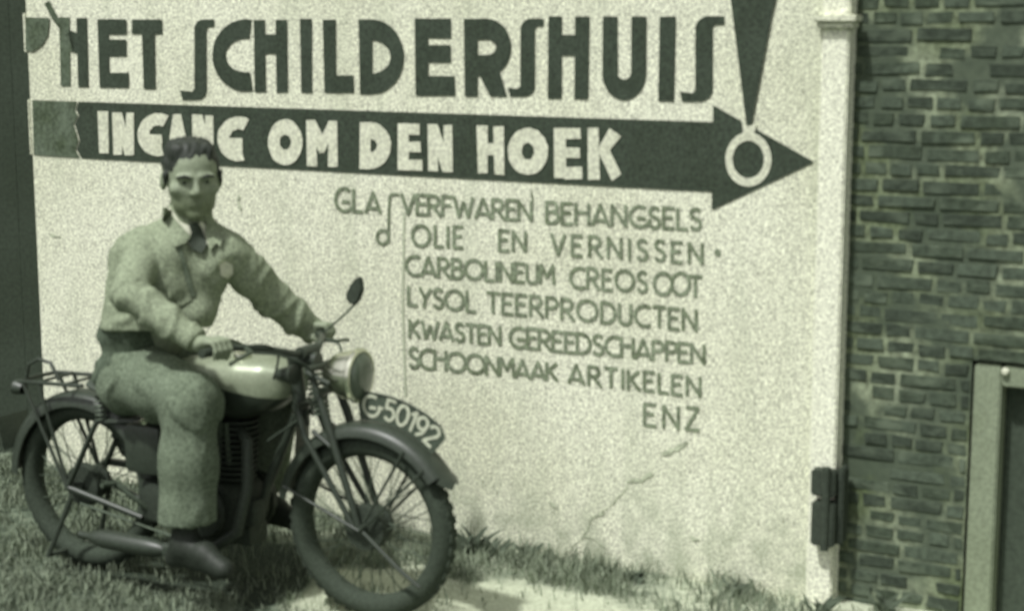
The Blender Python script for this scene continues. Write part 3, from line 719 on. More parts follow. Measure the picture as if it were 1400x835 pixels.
bar('frame', [([(.99, 0, .70), (.86, 0, .42), (.80, 0, .22), (.60, 0, .19), (.30, 0, .24)], .018), ([(.985, 0, .86), (.60, 0, .66), (.36, 0, .64)], .018), ([(.36, 0, .66), (.33, 0, .24)], .018),
              ([(.36, -.05, .62), (.15, -.09, .60), (0, -.095, .33)], .011), ([(.36, .05, .62), (.15, .09, .60), (0, .095, .33)], .011),
              ([(.32, -.05, .24), (0, -.095, .33)], .013), ([(.32, .05, .24), (0, .095, .33)], .013)], M['black'])
# engine
en = MB(); en.lathe([(-.115, 0), (-.115, .06), (-.10, .112), (-.05, .125), (.05, .125), (.10, .115), (.115, .05), (.115, 0)], (.68, 0, .32), (0, 1, 0), 32)
en.box((.70, 0, .235), (.24, .12, .08), bev=.02); en.box((.80, -.05, .33), (.12, .08, .10), bev=.02); eng = en.build('engine', M['cast'], bike)
fi = MB()
for k in range(11):
    r = .092 if k < 8 else .086; z = .445+k*.021; fi.lathe([(0, .05), (0, r), (.007, r), (.007, .05)], (.70+k*.0025, 0, z), (.08, 0, 1), 28)
fi.lathe([(0, .055), (.23, .055)], (.70, 0, .43), (.08, 0, 1), 20); fi.box((.715, 0, .675), (.11, .10, .03), bev=.008); fi.build('finned_cylinder', M['cast'], eng)
cc = MB(); cc.lathe([(0, .098), (.012, .100), (.028, .09), (.034, .05), (.036, 0)], (.66, -.115, .33), (0, -1, 0), 28); cc.build('timing_cover', M['cast'], eng)
pt = MB(); pt.tube([(.70, -.07, .50), (.725, -.085, .66)], .010); pt.tube([(.745, -.07, .50), (.745, -.085, .66)], .010); pt.build('pushrod_tube', M['steel'], eng)
mg = MB(); mg.box((.55, -.02, .47), (.11, .13, .11), bev=.02); mg.lathe([(0, .045), (.07, .045), (.075, .03), (.075, 0)], (.55, -.08, .47), (0, -1, 0), 20); mg.build('magneto', M['cast'], bike)
cb_ = MB(); cb_.lathe([(0, .028), (.11, .028), (.115, .02), (.125, 0)], (.575, -.01, .57), (0, 0, 1), 18); cb_.tube([(.58, 0, .61), (.66, 0, .62)], .022); cb_.lathe([(0, .035), (.05, .032), (.05, 0)], (.56, -.03, .60), (-1, 0, 0), 18); cb_.build('carburettor', M['cast'], bike)
gb = MB(); gb.box((.43, -.01, .32), (.17, .17, .17), bev=.035); gb.lathe([(0, .075), (.02, .07), (.03, 0)], (.43, -.095, .33), (0, -1, 0), 22); gb.build('gearbox', M['cast'], bike)
ot = MB(); ot.box((.40, -.10, .53), (.17, .085, .19), bev=.03); otk = ot.build('oil_tank', M['black'], bike); oc = MB(); oc.lathe([(0, .02), (.012, .022), (.016, 0)], (.40, -.11, .625), (0, 0, 1), 14); oc.build('filler_cap', M['chrome'], otk)
bt = MB(); bt.box((.42, .10, .53), (.14, .09, .20), bev=.012); bt.build('battery', M['rubber'], bike)
pc = MB(); pts = [(.68+.115*math.cos(a), .32+.115*math.sin(a)) for a in np.linspace(-math.pi/2, math.pi/2, 10)]+[(.43+.10*math.cos(a), .33+.10*math.sin(a)) for a in np.linspace(math.pi/2, 1.5*math.pi, 10)]
pc.prism(pts, .12, .165); pc.build('primary_case', M['black'], bike, bev=.008)
ch = MB(); ch.prism([(.42, .40), (.02, .40), (-.03, .37), (-.03, .34), (.02, .375), (.42, .375)], .095, .13); ch.build('chain_guard', M['black'], bike, bev=.004)
bar('exhaust_pipe', [([(.76, -.03, .63), (.84, -.09, .60), (.865, -.13, .45), (.83, -.15, .28), (.72, -.16, .20), (.45, -.165, .175)], .021)], M['cast'], n=14)
si = MB(); si.lathe([(0, .018), (.03, .030), (.08, .036), (.28, .036), (.33, .025), (.35, .015), (.40, .013)], (.52, -.168, .175), (-1, -.015, .02), 22); si.build('silencer', M['black'], bike)
bar('footrest', [([(.62, -.27, .215), (.62, -.10, .215), (.62, .10, .215), (.62, .27, .215)], .012), ([(.62, -.29, .215), (.62, -.19, .215)], .019), ([(.62, .29, .215), (.62, .19, .215)], .019)], M['rubber'])
bar('kick_starter', [([(.40, -.11, .30), (.36, -.16, .36), (.30, -.165, .40), (.285, -.23, .405)], .010)], M['steel'])
bar('brake_rod', [([(.60, -.12, .20), (.05, -.085, .27)], .005)], M['steel'])
bar('rear_stand', [([(.03, -.11, .30), (-.08, -.13, .06), (-.05, .13, .06), (.03, .11, .30)], .011)], M['black'])
# leg shield on the far side of the engine
for s in (1,):
    P = []
    for t in np.linspace(0, 1, 9):
        z = .30+.42*t; row = []
        for k in np.linspace(0, 1, 7):
            y = .09+.17*k*(1-.35*max(0, t-.7)); xx = .885+.055*t-.05*k*k-.04*(1-t)**3*-1
            row.append((xx, s*y, z))
        P.append(row)
    m = MB(); m.grid(P); r = bmesh.ops.solidify(m.b, geom=m.b.faces[:], thickness=.004); m.build('leg_shield', M['black'], bike)
for s in (1,):
    tb = MB(); tb.prism([(.235, .40), (.235, .56), (.09, .57), (.04, .50), (.10, .41)], s*.10, s*.155); tb.build('toolbox', M['black'], bike, bev=.01)
# carrier over the rear mudguard and tail lamp
cr = bar('rear_carrier', [([(.10, -.10, .735), (-.21, -.10, .725), (-.22, 0, .725), (-.21, .10, .725), (.10, .10, .735)], .008), ([(0, -.10, .73), (0, .10, .73)], .006), ([(-.12, -.10, .73), (-.12, .10, .73)], .006), 
                     ([(-.12, -.10, .73), (0, -.095, .34)], .007), ([(-.12, .10, .73), (0, .095, .34)], .007), ([(-.20, -.10, .725), (-.0, -.10, .33)], .007), ([(-.20, .10, .725), (-.0, .10, .33)], .007)], M['black'])
bar('grab_loop', [([(-.215, -.06, .73), (-.20, -.06, .785), (-.15, -.06, .81), (-.09, -.06, .80), (-.05, -.06, .735)], .0075)], M['black'], cr)
tl = MB(); tl.lathe([(0, .022), (.03, .03), (.04, .03), (.052, .018), (.054, 0)], (-.27, -.02, .675), (-1, 0, .1), 18); tlo = tl.build('tail_lamp', M['black'], bike)
tg = MB(); tg.lathe([(.054, .0), (.048, .022)], (-.273, -.02, .675), (-1, 0, .1), 18); tg.build('lamp_glass', M['plate_ink'], tlo)
rp = MB(); rp.box((-.345, 0, .50), (.004, .17, .13), rot=Matrix.Rotation(R(-12), 3, 'Y')); rp.build('rear_plate', M['plate'], bike, smooth=False)
# ------------------------------------------------------------------ implicit-surface modelling for the rider
class SDF:
    def __init__(s, lo, hi, h):
        s.lo = np.array(lo, float); s.h = h; s.n = np.ceil((np.array(hi)-s.lo)/h).astype(int)+1
        s.d = np.full(s.n, 9.0, np.float32)
    def _sl(s, lo, hi):
        a = np.clip(np.floor((np.array(lo)-s.lo)/s.h).astype(int), 0, s.n-1); b = np.clip(np.ceil((np.array(hi)-s.lo)/s.h).astype(int)+1, 1, s.n)
        if (b <= a).any(): return None, None
        sl = tuple(slice(a[i], b[i]) for i in range(3))
        ax = [(s.lo[i]+s.h*np.arange(a[i], b[i])).astype(np.float32) for i in range(3)]
        return sl, np.stack(np.meshgrid(*ax, indexing='ij'), -1)
    def _op(s, lo, hi, fn, k, sub):
        m = k+3*s.h; sl, P = s._sl(np.array(lo)-m, np.array(hi)+m)
        if sl is None: return s
        p = fn(P); a = s.d[sl]
        if sub:
            p = -p; h = np.maximum(k-np.abs(a-p), 0)/k; s.d[sl] = np.maximum(a, p)+h*h*k*.25
        else:
            h = np.maximum(k-np.abs(a-p), 0)/k; s.d[sl] = np.minimum(a, p)-h*h*k*.25
        return s
    def cap(s, a, b, ra, rb, k=.02, sub=False):
        a = np.array(a, float); b = np.array(b, float); r = max(ra, rb)
        def fn(P):
            ab = (b-a).astype(np.float32); t = np.clip(((P-a)@ab)/max(1e-9, ab@ab), 0, 1)
            return np.linalg.norm(P-a-t[..., None]*ab, axis=-1)-(ra+t*(rb-ra))
        return s._op(np.minimum(a, b)-r, np.maximum(a, b)+r, fn, k, sub)
    def chain(s, pts, rs, k=.02):
        for i in range(len(pts)-1): s.cap(pts[i], pts[i+1], rs[i], rs[i+1], k)
        return s
    def ell(s, c, r, X=None, k=.02, sub=False):
        c = np.array(c, float); r = np.array(r, np.float32); X = np.eye(3) if X is None else X; m = r.max()
        def fn(P):
            q_ = (P-c)@X.astype(np.float32); k0 = np.linalg.norm(q_/r, axis=-1); k1 = np.linalg.norm(q_/(r*r), axis=-1)+1e-9
            return k0*(k0-1)/k1
        return s._op(c-m, c+m, fn, k, sub)
    def half(s, p, n, lo, hi):                      # cut away the side the normal points to, inside a box
        sl, P = s._sl(lo, hi); n = np.array(n, float)/np.linalg.norm(n)
        s.d[sl] = np.maximum(s.d[sl], ((P-np.array(p))@n)); return s
    def mesh(s):
        d = s.d; ins = d < 0; n = s.n
        acc = np.zeros(n-1, np.int8)
        offs = [(i, j, k) for i in (0, 1) for j in (0, 1) for k in (0, 1)]
        def sh(A, o): return A[o[0]:n[0]-1+o[0], o[1]:n[1]-1+o[1], o[2]:n[2]-1+o[2]]
        for o in offs: acc += sh(ins, o)
        act = (acc > 0) & (acc < 8); idx = np.argwhere(act); vid = np.full(n-1, -1, np.int64); vid[act] = np.arange(len(idx))
        S = np.zeros((len(idx), 3)); C_ = np.zeros(len(idx))
        for ax in range(3):
            for o in offs:
                if o[ax]: continue
                o2 = list(o); o2[ax] = 1
                A = d[tuple((idx+o).T)].astype(float); B = d[tuple((idx+o2).T)].astype(float); mk = (A < 0) != (B < 0)
                t = np.where(mk, A/(A-B+1e-12*(A == B)), 0); pt = np.array(o, float)+np.zeros((len(idx), 3)); pt[:, ax] += t
                S += pt*mk[:, None]; C_ += mk
        V = s.lo+s.h*(idx+S/np.maximum(C_, 1)[:, None]); Fc = []
        for ax in range(3):
            u, v = (ax+1) % 3, (ax+2) % 3
            a = [slice(0, None)]*3; b = [slice(0, None)]*3; a[ax] = slice(0, -1); b[ax] = slice(1, None)
            A = ins[tuple(a)]; B = ins[tuple(b)]; e = np.argwhere(A != B)
            e = e[(e[:, u] > 0) & (e[:, v] > 0) & (e[:, u] < n[u]-1) & (e[:, v] < n[v]-1)]
            fl = A[tuple(e.T)]
            du = np.zeros(3, int); du[u] = 1; dv = np.zeros(3, int); dv[v] = 1
            Q = np.stack([vid[tuple((e-du-dv).T)], vid[tuple((e-dv).T)], vid[tuple(e.T)], vid[tuple((e-du).T)]], 1)
            Q[~fl] = Q[~fl][:, ::-1]; Fc.append(Q)
        Fc = np.concatenate(Fc); Fc = Fc[(Fc >= 0).all(1)]
        return V, Fc
def np_mesh(name, V, Fc, m, parent=None):
    me = bpy.data.meshes.new(name); me.vertices.add(len(V)); me.vertices.foreach_set('co', np.asarray(V, np.float32).ravel())
    me.loops.add(Fc.size); me.loops.foreach_set('vertex_index', Fc.astype(np.int32).ravel())
    me.polygons.add(len(Fc)); me.polygons.foreach_set('loop_start', np.arange(0, Fc.size, 4, dtype=np.int32)); me.polygons.foreach_set('loop_total', np.full(len(Fc), 4, np.int32))
    me.polygons.foreach_set('use_smooth', np.ones(len(Fc), bool)); me.update(calc_edges=True); me.validate()
    return link(name, me, m, parent)
def normals(V, Fc):
    N = np.zeros_like(V); a = V[Fc[:, 2]]-V[Fc[:, 0]]; b = V[Fc[:, 3]]-V[Fc[:, 1]]; fn = np.cross(a, b)
    for i in range(4): np.add.at(N, Fc[:, i], fn)
    return N/(np.linalg.norm(N, axis=1, keepdims=True)+1e-12)
def smooth(V, Fc, it=2, f=.5):
    E = np.concatenate([Fc[:, [0, 1]], Fc[:, [1, 2]], Fc[:, [2, 3]], Fc[:, [3, 0]]]); 
    for _ in range(it):
        A = np.zeros_like(V); c = np.zeros(len(V)); np.add.at(A, E[:, 0], V[E[:, 1]]); np.add.at(c, E[:, 0], 1); np.add.at(A, E[:, 1], V[E[:, 0]]); np.add.at(c, E[:, 1], 1)
        V = V+(A/np.maximum(c, 1)[:, None]-V)*f
    return V
def folds(V, Fc, segs, amp, fa=26.0, fr=7.0, seed=0.0, fine=.05):
    """creases lying across the limbs: noise stretched round each limb and tight along it"""
    N = normals(V, Fc); best = np.full(len(V), 9.0); Tq = np.zeros(len(V)); D = np.zeros((len(V), 3)); A0 = np.zeros((len(V), 3))
    FA = np.full(len(V), fa); FR = np.full(len(V), fr); AM = np.full(len(V), 1.0)
    for a, b, *opt in segs:
        a = np.array(a); b = np.array(b); ab = b-a; L = np.linalg.norm(ab); t = np.clip((V-a)@ab/(L*L), -.3, 1.3); dd = np.linalg.norm(V-a-t[:, None]*ab, axis=1)
        mk = dd < best; best[mk] = dd[mk]; Tq[mk] = (t*L)[mk]+seed*1.7+a.sum()*3; D[mk] = ab/L
        if opt: FA[mk], FR[mk], AM[mk] = opt
    out = np.zeros(len(V))
    for i, v in enumerate(V):
        q_ = Vector(v)*FR[i]; dv = Vector(D[i])
        q2 = q_ - dv*q_.dot(dv)
        wob = mnoise.noise(Vector(v)*9+Vector((seed, 0, 0)))*.05
        c = mnoise.noise(q2+dv*((Tq[i]+wob)*FA[i])+Vector((seed, 3, 1)))
        r_ = 1.5*max(0.0, 1-3.2*abs(c))**1.1-.3+.25*c          # narrow ridges on a smooth cloth
        out[i] = (r_*.75+mnoise.noise(Vector(v)*46)*fine)*AM[i]
    return V+N*(out*amp)[:, None]

# ------------------------------------------------------------------ the rider
nb = at(256, 309, 5.86); shR = at(197, 338, 5.83); shL = at(312, 343, 5.87)
elR = at(179, 402, 5.61); wrR = at(271, 469, 5.53); elL = at(372, 408, 6.02); 
gR = BW(.933, -.375, .985); gL = BW(.870, .375, .922)
wrL = at(432, 456, 6.12)
hipR = at(178, 516, 5.93); hipL = BW(.33, .11, .80); knR = at(262, 548, 5.62); knL = BW(.76, .22, .76)
anR = at(253, 735, 5.66); anL = BW(.64, .23, .30); pel = (hipR+hipL)/2+np.array([0, 0, .04])
chest = at(246, 352, 5.88); belly = at(222, 440, 5.93)
# head frame
hc = at(262, 243, 5.80); hy = np.array([.34, -.935, -.10]); hy /= np.linalg.norm(hy); hz = np.array([.02, -.09, 1.0]); hx = np.cross(hy, hz); hx /= np.linalg.norm(hx); hz = np.cross(hx, hy); HX = np.stack([hx, hy, hz], 1); HS = np.array([1.24, 1.12, 1.10]); HR = 1.12
def hp_(x, y, z): return hc+HX@(np.array([x, y, z])*HS)
lo = np.minimum.reduce([nb, shR, shL, elR, wrR, elL, wrL, gR, gL, hipR, hipL, knR, knL, anR, anL])-.25; hi = np.maximum.reduce([hc, shR, shL, elR, wrR, elL, wrL, gR, gL, hipR, hipL, knR, knL])+.22
b = SDF(lo, hi, .0052)
# trunk and limbs, a little inside the clothes
b.cap(pel, belly, .105, .10, .04).cap(belly, chest, .105, .115, .05).cap(chest, nb, .10, .055, .05)
b.cap((shR*.85+nb*.15), shR, .055, .055, .04).cap((shL*.85+nb*.15), shL, .055, .055, .04)
b.cap(shR, elR, .052, .040, .03).cap(elR, wrR, .040, .027, .02).cap(shL, elL, .052, .040, .03).cap(elL, wrL, .040, .027, .02)
b.cap(pel, hipR, .09, .08, .04).cap(pel, hipL, .09, .08, .04).cap(hipR, knR, .08, .055, .03).cap(knR, anR, .055, .036, .02).cap(hipL, knL, .08, .055, .03).cap(knL, anL, .055, .036, .02)
ftR = anR+np.array(BM_.to_3x3() @ Vector((.15, -.02, -.075))); ftL = anL+np.array(BM_.to_3x3() @ Vector((.15, .0, -.075)))
b.cap(anR, ftR, .036, .026, .02).cap(anL, ftL, .036, .026, .02)
# neck and head
b.cap(nb+np.array([0, .02, -.03]), hp_(0, -.018, -.06), .060, .056, .03)
b.ell(hp_(0, -.014, .035), np.array([.079, .100, .088])*HS, HX, .02)
b.ell(hp_(0, .018, -.028), np.array([.070, .076, .094])*HS, HX, .02)
b.ell(hp_(0, .032, -.085), np.array([.057, .050, .038])*HS, HX, .025)
b.ell(hp_(0, .070, -.112), np.array([.024, .018, .017])*HS, HX, .02)
for s in (-1, 1):
    b.ell(hp_(s*.050, .056, -.026), np.array([.022, .022, .018])*HS, HX, .018)
    b.ell(hp_(s*.034, .096, .000), np.array([.022, .017, .013])*HS, HX, .012, sub=True)
    b.ell(hp_(s*.033, .071, .000), np.array([.0135, .0135, .0115])*HS, HX, .004)
    b.cap(hp_(s*.014, .089, .019), hp_(s*.052, .076, .017), .0085*HR, .007*HR, .012)
    b.ell(hp_(s*.081, -.010, -.010), np.array([.010, .020, .032])*HS, HX, .008)
    b.ell(hp_(s*.011, .098, -.036), np.array([.008, .010, .007])*HS, HX, .006)
b.cap(hp_(0, .087, .012), hp_(0, .107, -.030), .0085*HR, .012*HR, .010)
b.cap(hp_(-.020, .083, -.064), hp_(.020, .083, -.064), .0065, .0065, .006).cap(hp_(-.015, .083, -.077), hp_(.015, .083, -.077), .008, .008, .006)
b.cap(hp_(-.022, .094, -.0705), hp_(.022, .094, -.0705), .0028, .0028, .003, sub=True)
# hands: a palm on the grip, four fingers curled round it and a thumb underneath
def hand(wr, g0, ax, fwd, up):
    """g0 grip centre, ax along the bar from thumb side to little finger, fwd ahead, up"""
    def pt(o, ang, r): return g0+ax*o+(fwd*math.cos(R(ang))+up*math.sin(R(ang)))*r
    kn = [pt(o, 118, .036) for o in (-.032, -.011, .010, .030)]
    base = wr+(g0+up*.02-wr)*.32
    for i, k_ in enumerate(kn):
        b.cap(base+ax*(i-1.5)*.013, k_, .016, .0145, .012)
        L = (.92, 1.0, .96, .80)[i]; o = (-.032, -.011, .010, .030)[i]; rr = (.0102, .0106, .010, .0088)[i]
        b.chain([k_, pt(o*1.08, 62, .037), pt(o*1.08, 10*L, .030), pt(o*1.02, -62*L, .027)], [rr*1.12, rr*1.02, rr*.95, rr*.85], .004)
    b.cap(wr, base, .025, .026, .02)
    b.chain([base-ax*.026-up*.004, pt(-.046, 200, .034), pt(-.044, 265, .028), pt(-.036, 310, .025)], [.0145, .013, .0112, .0095], .006)
bx = np.array(BM_.to_3x3() @ Vector((1, 0, 0))); bu = np.array([0, 0, 1.0])
axR = BW(.922, -.445, .985)-BW(.9435, -.31, .985); axR /= np.linalg.norm(axR); fR = np.cross(axR, bu)*-1; fR = fR if fR@bx > 0 else -fR
axL = BW(.852, .445, .916)-BW(.888, .31, .929); axL /= np.linalg.norm(axL); fL = np.cross(axL, bu); fL = fL if fL@bx > 0 else -fL
hand(wrR, gR, axR, fR, bu); hand(wrL, gL, axL, fL, bu)
V, Fc = b.mesh(); V = smooth(V, Fc, 2, .5)
man = np_mesh('person', V, Fc, M['skin'])
tag(man, 'man in pale work jacket and dark tie astride the motorcycle, hands on its handlebar', 'person')
# darker tone over jaw and lip, multiplied into the skin colour
hl_ = (V-hc)@HX/HS
jaw_w = np.clip((-.022-hl_[:, 2])/.06, 0, 1)*np.clip((hl_[:, 1]+.02)/.06, 0, 1)*np.clip((hl_[:, 2]+.135)/.015, 0, 1)*(np.linalg.norm(hl_, axis=1) < .17)
at_ = man.data.attributes.new('jaw_tone', 'FLOAT', 'POINT'); at_.data.foreach_set('value', jaw_w.astype(np.float32))
n_ = M['skin'].node_tree; bs = n_.nodes['Principled BSDF']; src = bs.inputs['Base Color'].links[0].from_socket
an_ = n_.nodes.new('ShaderNodeAttribute'); an_.attribute_name = 'jaw_tone'; mx_ = n_.nodes.new('ShaderNodeMixRGB'); mx_.blend_type = 'MULTIPLY'
ml_ = n_.nodes.new('ShaderNodeMath'); ml_.operation = 'MULTIPLY'; ml_.inputs[1].default_value = .7; n_.links.new(an_.outputs['Fac'], ml_.inputs[0]); n_.links.new(ml_.outputs[0], mx_.inputs['Fac'])
n_.links.new(src, mx_.inputs['Color1']); mx_.inputs['Color2'].default_value = tone(.5); n_.links.new(mx_.outputs[0], bs.inputs['Base Color'])
# hair
h = SDF(hc-.2, hc+.22, .005)
h.ell(hp_(0, -.020, .036), np.array([.082, .104, .092])*HS, HX, .01); h.cap(hp_(-.044, .034, .096), hp_(.048, .030, .095), .020, .024, .03); h.cap(hp_(-.042, -.03, .096), hp_(.044, -.03, .098), .026, .026, .03)

for s in (-1, 1): h.ell(hp_(s*.024, .104, -.002), np.array([.043, .074, .072])*HS, HX, .022, sub=True)

h.half(hp_(0, -.02, -.045), -hz+hy*.25, hc-.2, hc+.22)
for s in (-1, 1): h.ell(hp_(s*.088, .005, -.022), np.array([.022, .034, .034])*HS, HX, .006, sub=True)
h.cap(hp_(-.080, .028, .02), hp_(-.078, .030, -.012), .009, .006, .01); h.cap(hp_(.080, .028, .02), hp_(.078, .030, -.012), .009, .006, .01)
V, Fc = h.mesh(); N = normals(V, Fc); V = V+N*np.array([mnoise.noise(Vector((v[0]*70, v[1]*25, v[2]*25)))*.005+mnoise.noise(Vector((v[0]*160, v[1]*40, v[2]*40)))*.003 for v in V])[:, None]
np_mesh('hair', V, Fc, M['hair'], man)
def child(bm_obj):
    return bm_obj
for s in (-1, 1):
    e = MB(); e.tube([hp_(s*.017, .098, .0165), hp_(s*.034, .0945, .0215), hp_(s*.054, .079, .0165)], [.0045, .0062, .003], 8); e.build('eyebrow', M['hair'], man)
    e = MB(); c0 = hp_(s*.033, .0815, .0005); e.lathe([(0, .0082), (.003, .007), (.0045, 0)], c0, hy, 16); e.build('iris', M['eye'], man)
# jacket
J = SDF(np.minimum.reduce([shR, elR, belly, wrR])-.24, np.maximum.reduce([shL, elL, wrL, nb])+np.array([.14, .16, .12]), .0075)
c1, c2 = at(182, 352, 5.84), at(176, 455, 5.86); c3, c4 = at(288, 352, 5.86), at(257, 430, 5.88)
J.cap(c1, c2, .082, .098, .04).cap(c3, c4, .083, .088, .04).cap((c1+c3)/2, (c2+c4)/2, .115, .115, .05)
J.cap((c2+c4)/2, at(192, 480, 5.95), .118, .128, .05).cap(c4, at(270, 428, 5.82), .08, .050, .04)
J.cap(nb+np.array([0, .03, -.012]), shR+np.array([0, .02, .0]), .060, .064, .04).cap(nb+np.array([0, .03, -.012]), shL+np.array([0, .02, .0]), .060, .062, .04)
zh = at(190, 470, 5.9)[2]; J.half([0, 0, zh], [-.1, 0, -1], [-9, -9, zh-.4], [9, 9, zh+.06])
J.chain([shR, shR+(elR-shR)*.5, elR, elR+(wrR-elR)*.55, wrR-(wrR-elR)*.06], [.068, .066, .062, .054, .045], .02)
J.chain([shL, shL+(elL-shL)*.5, elL, elL+(wrL-elL)*.55, wrL-(wrL-elL)*.02], [.070, .070, .066, .060, .047], .02)
nk = hp_(0, -.018, -.075); nd = nk-nb
J.cap(nb+nd*.0, nb+nd*.68, .080, .074, .03)
J.cap(nb+nd*.25, nb+nd*1.3, .054, .066, .008, sub=True)
J.half(wrR-(wrR-elR)*.03, wrR-elR, wrR-.07, wrR+.12); J.half(wrL-(wrL-elL)*.0, wrL-elL, wrL-.07, wrL+.12)
V, Fc = J.mesh(); V = smooth(V, Fc, 2, .5)
V = folds(V, Fc, [(shR, elR), (elR, wrR), (shL, elL), (elL, wrL), ((c1+c3)/2, (c2+c4)/2+np.array([.12, 0, -.1]), 7, 4.5, 1.0)], .0095, 12, 3.4, 2.0); V = smooth(V, Fc, 1, .3)
jk = np_mesh('jacket', V, Fc, M['jacket'], man)
bvhJ = BVHTree.FromPolygons([Vector(v) for v in V], [tuple(map(int, f)) for f in Fc])
def drape(name, poly, m, out=.006, th=.005, step=6.0, parent=None, bvh=None, maxd=None):
    """a piece of cloth cut to an outline and laid on the jacket's front"""
    bvh = bvh or bvhJ; n = len(poly); B = []
    for i in range(n):
        (x0, y0), (x1, y1) = poly[i], poly[(i+1) % n]; k = max(1, int(math.hypot(x1-x0, y1-y0)/step))
        B += [(x0+(x1-x0)*t/k, y0+(y1-y0)*t/k) for t in range(k)]
    xs = [p[0] for p in B]; ys = [p[1] for p in B]; gx, gy = np.meshgrid(np.arange(min(xs)+step/2, max(xs), step), np.arange(min(ys)+step/2, max(ys), step)); I = np.stack([gx.ravel(), gy.ravel()], 1)
    I = I[inside(I, B)] if len(I) else I
    vv = [Vector(p) for p in B]+[Vector(p) for p in I]
    v, e, f, *_ = delaunay_2d_cdt(vv, [(i, (i+1) % len(B)) for i in range(len(B))], [], 0, 1e-4)
    f = [t for t in f if inside(np.array([[sum(v[i].x for i in t)/3, sum(v[i].y for i in t)/3]]), B)[0]]
    top = []; last = 5.8
    O = Vector(CC); ds = []
    for q_ in v:
        r_ = Vector(ray(q_.x, q_.y)).normalized(); hit = bvh.ray_cast(O, r_); ds.append(hit[3] if hit[0] is not None else None)
    ok = [d_ for d_ in ds if d_ is not None]; md_ = sorted(ok)[len(ok)//2]
    for q_, d_ in zip(v, ds):
        r_ = Vector(ray(q_.x, q_.y)).normalized(); d_ = md_ if d_ is None else min(d_, md_+.09)
        top.append((O+r_*(d_-out-th), O+r_*(d_-out+.004)))
    V2 = [t[0] for t in top]+[t[1] for t in top]; k = len(top); F2 = [tuple(t) for t in f]+[tuple(i+k for i in t[::-1]) for t in f]
    cnt = {}
    for t in f:
        for i in range(3): cnt[(t[i], t[(i+1) % 3])] = 1
    for (a, c) in list(cnt):
        if (c, a) not in cnt: F2.append((c, a, a+k, c+k))
    mb2 = MB(); bv = [mb2.b.verts.new(p) for p in V2]
    for t in F2:
        try: mb2.b.faces.new([bv[i] for i in t])
        except ValueError: pass
    return mb2.build(name, m, parent or man)
drape('shirt_front', [(226, 286), (233, 284), (246, 303), (262, 310), (276, 303), (282, 308), (288, 330), (274, 345), (260, 338), (243, 318)], M['shirt'], .004, .004)
drape('necktie', [(258, 306), (270, 304), (276, 312), (283, 334), (276, 346), (262, 340), (256, 330), (262, 318)], M['tie'], .012, .006)
drape('collar', [(222, 284), (228, 283), (240, 300), (261, 323), (254, 332), (238, 338), (230, 322), (222, 303)], M['jacket'], .014, .006, parent=jk)
drape('collar', [(283, 303), (289, 304), (304, 327), (301, 338), (296, 332), (287, 342), (281, 322)], M['jacket'], .014, .006, parent=jk)
drape('front_edge', [(243, 338), (248, 337), (260, 380), (267, 404), (262, 406), (253, 382)], M['seam'], .003, .004, parent=jk)
drape('pocket_badge', [(300, 362), (308, 357), (318, 362), (319, 374), (312, 381), (302, 377)], M['shirt'], .006, .006, parent=jk)
drape('chest_pocket', [(226, 376), (250, 372), (262, 410), (246, 418), (233, 402)], M['jacket'], .003, .005, parent=jk)
# trousers
T = SDF(np.minimum.reduce([hipR, hipL, knR, anR, anL])-.22, np.maximum.reduce([hipR, hipL, knL, pel])+.22, .008)
anT = at(256, 712, 5.665)
T.cap(at(192, 475, 5.95), pel, .118, .130, .05).cap(pel, hipR, .13, .122, .05).cap(pel, hipL, .13, .12, .05)
T.chain([hipR, (hipR+knR)/2+np.array([0, 0, .005]), knR], [.122, .110, .094], .05); T.chain([knR, (knR+anT)/2+np.array([-.004, 0, 0]), anT-np.array([0, 0, .06])], [.096, .094, .103], .05)
T.chain([hipL, (hipL+knL)/2, knL], [.125, .11, .095], .05); T.chain([knL, anL-np.array([0, 0, .05])], [.093, .098], .05)
T.half(anT, [.03, 0, -1], anR-np.array([.2, .2, .25]), anR+np.array([.2, .2, .08])); T.half(anL+np.array([0, 0, .02]), [0, 0, -1], anL-np.array([.2, .2, .25]), anL+np.array([.2, .2, .06]))
V, Fc = T.mesh(); V = smooth(V, Fc, 2, .5)
V = folds(V, Fc, [(hipR, knR), (knR+(anT-knR)*.12, anT, 3.5, 13, .55), (hipL, knL), (knL, anL, 4, 12, .6)], .0115, 9, 4.6, 5.0); V = smooth(V, Fc, 1, .3)
tr_ = np_mesh('trousers', V, Fc, M['trouser'], man)
# shade under the arm, put in as darker cloth from waist to hip fold
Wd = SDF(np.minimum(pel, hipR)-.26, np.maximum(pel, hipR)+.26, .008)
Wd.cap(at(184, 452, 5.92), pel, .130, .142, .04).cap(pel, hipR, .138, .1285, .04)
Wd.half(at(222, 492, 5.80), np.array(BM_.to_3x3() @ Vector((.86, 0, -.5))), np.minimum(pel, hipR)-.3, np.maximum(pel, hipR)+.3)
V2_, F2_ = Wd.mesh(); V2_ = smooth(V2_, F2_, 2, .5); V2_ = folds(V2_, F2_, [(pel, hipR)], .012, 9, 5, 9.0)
np_mesh('hip_shade_piece', V2_, F2_, M['hip_shade'], tr_)
bvhT = BVHTree.FromPolygons([Vector(v) for v in V], [tuple(map(int, f)) for f in Fc])
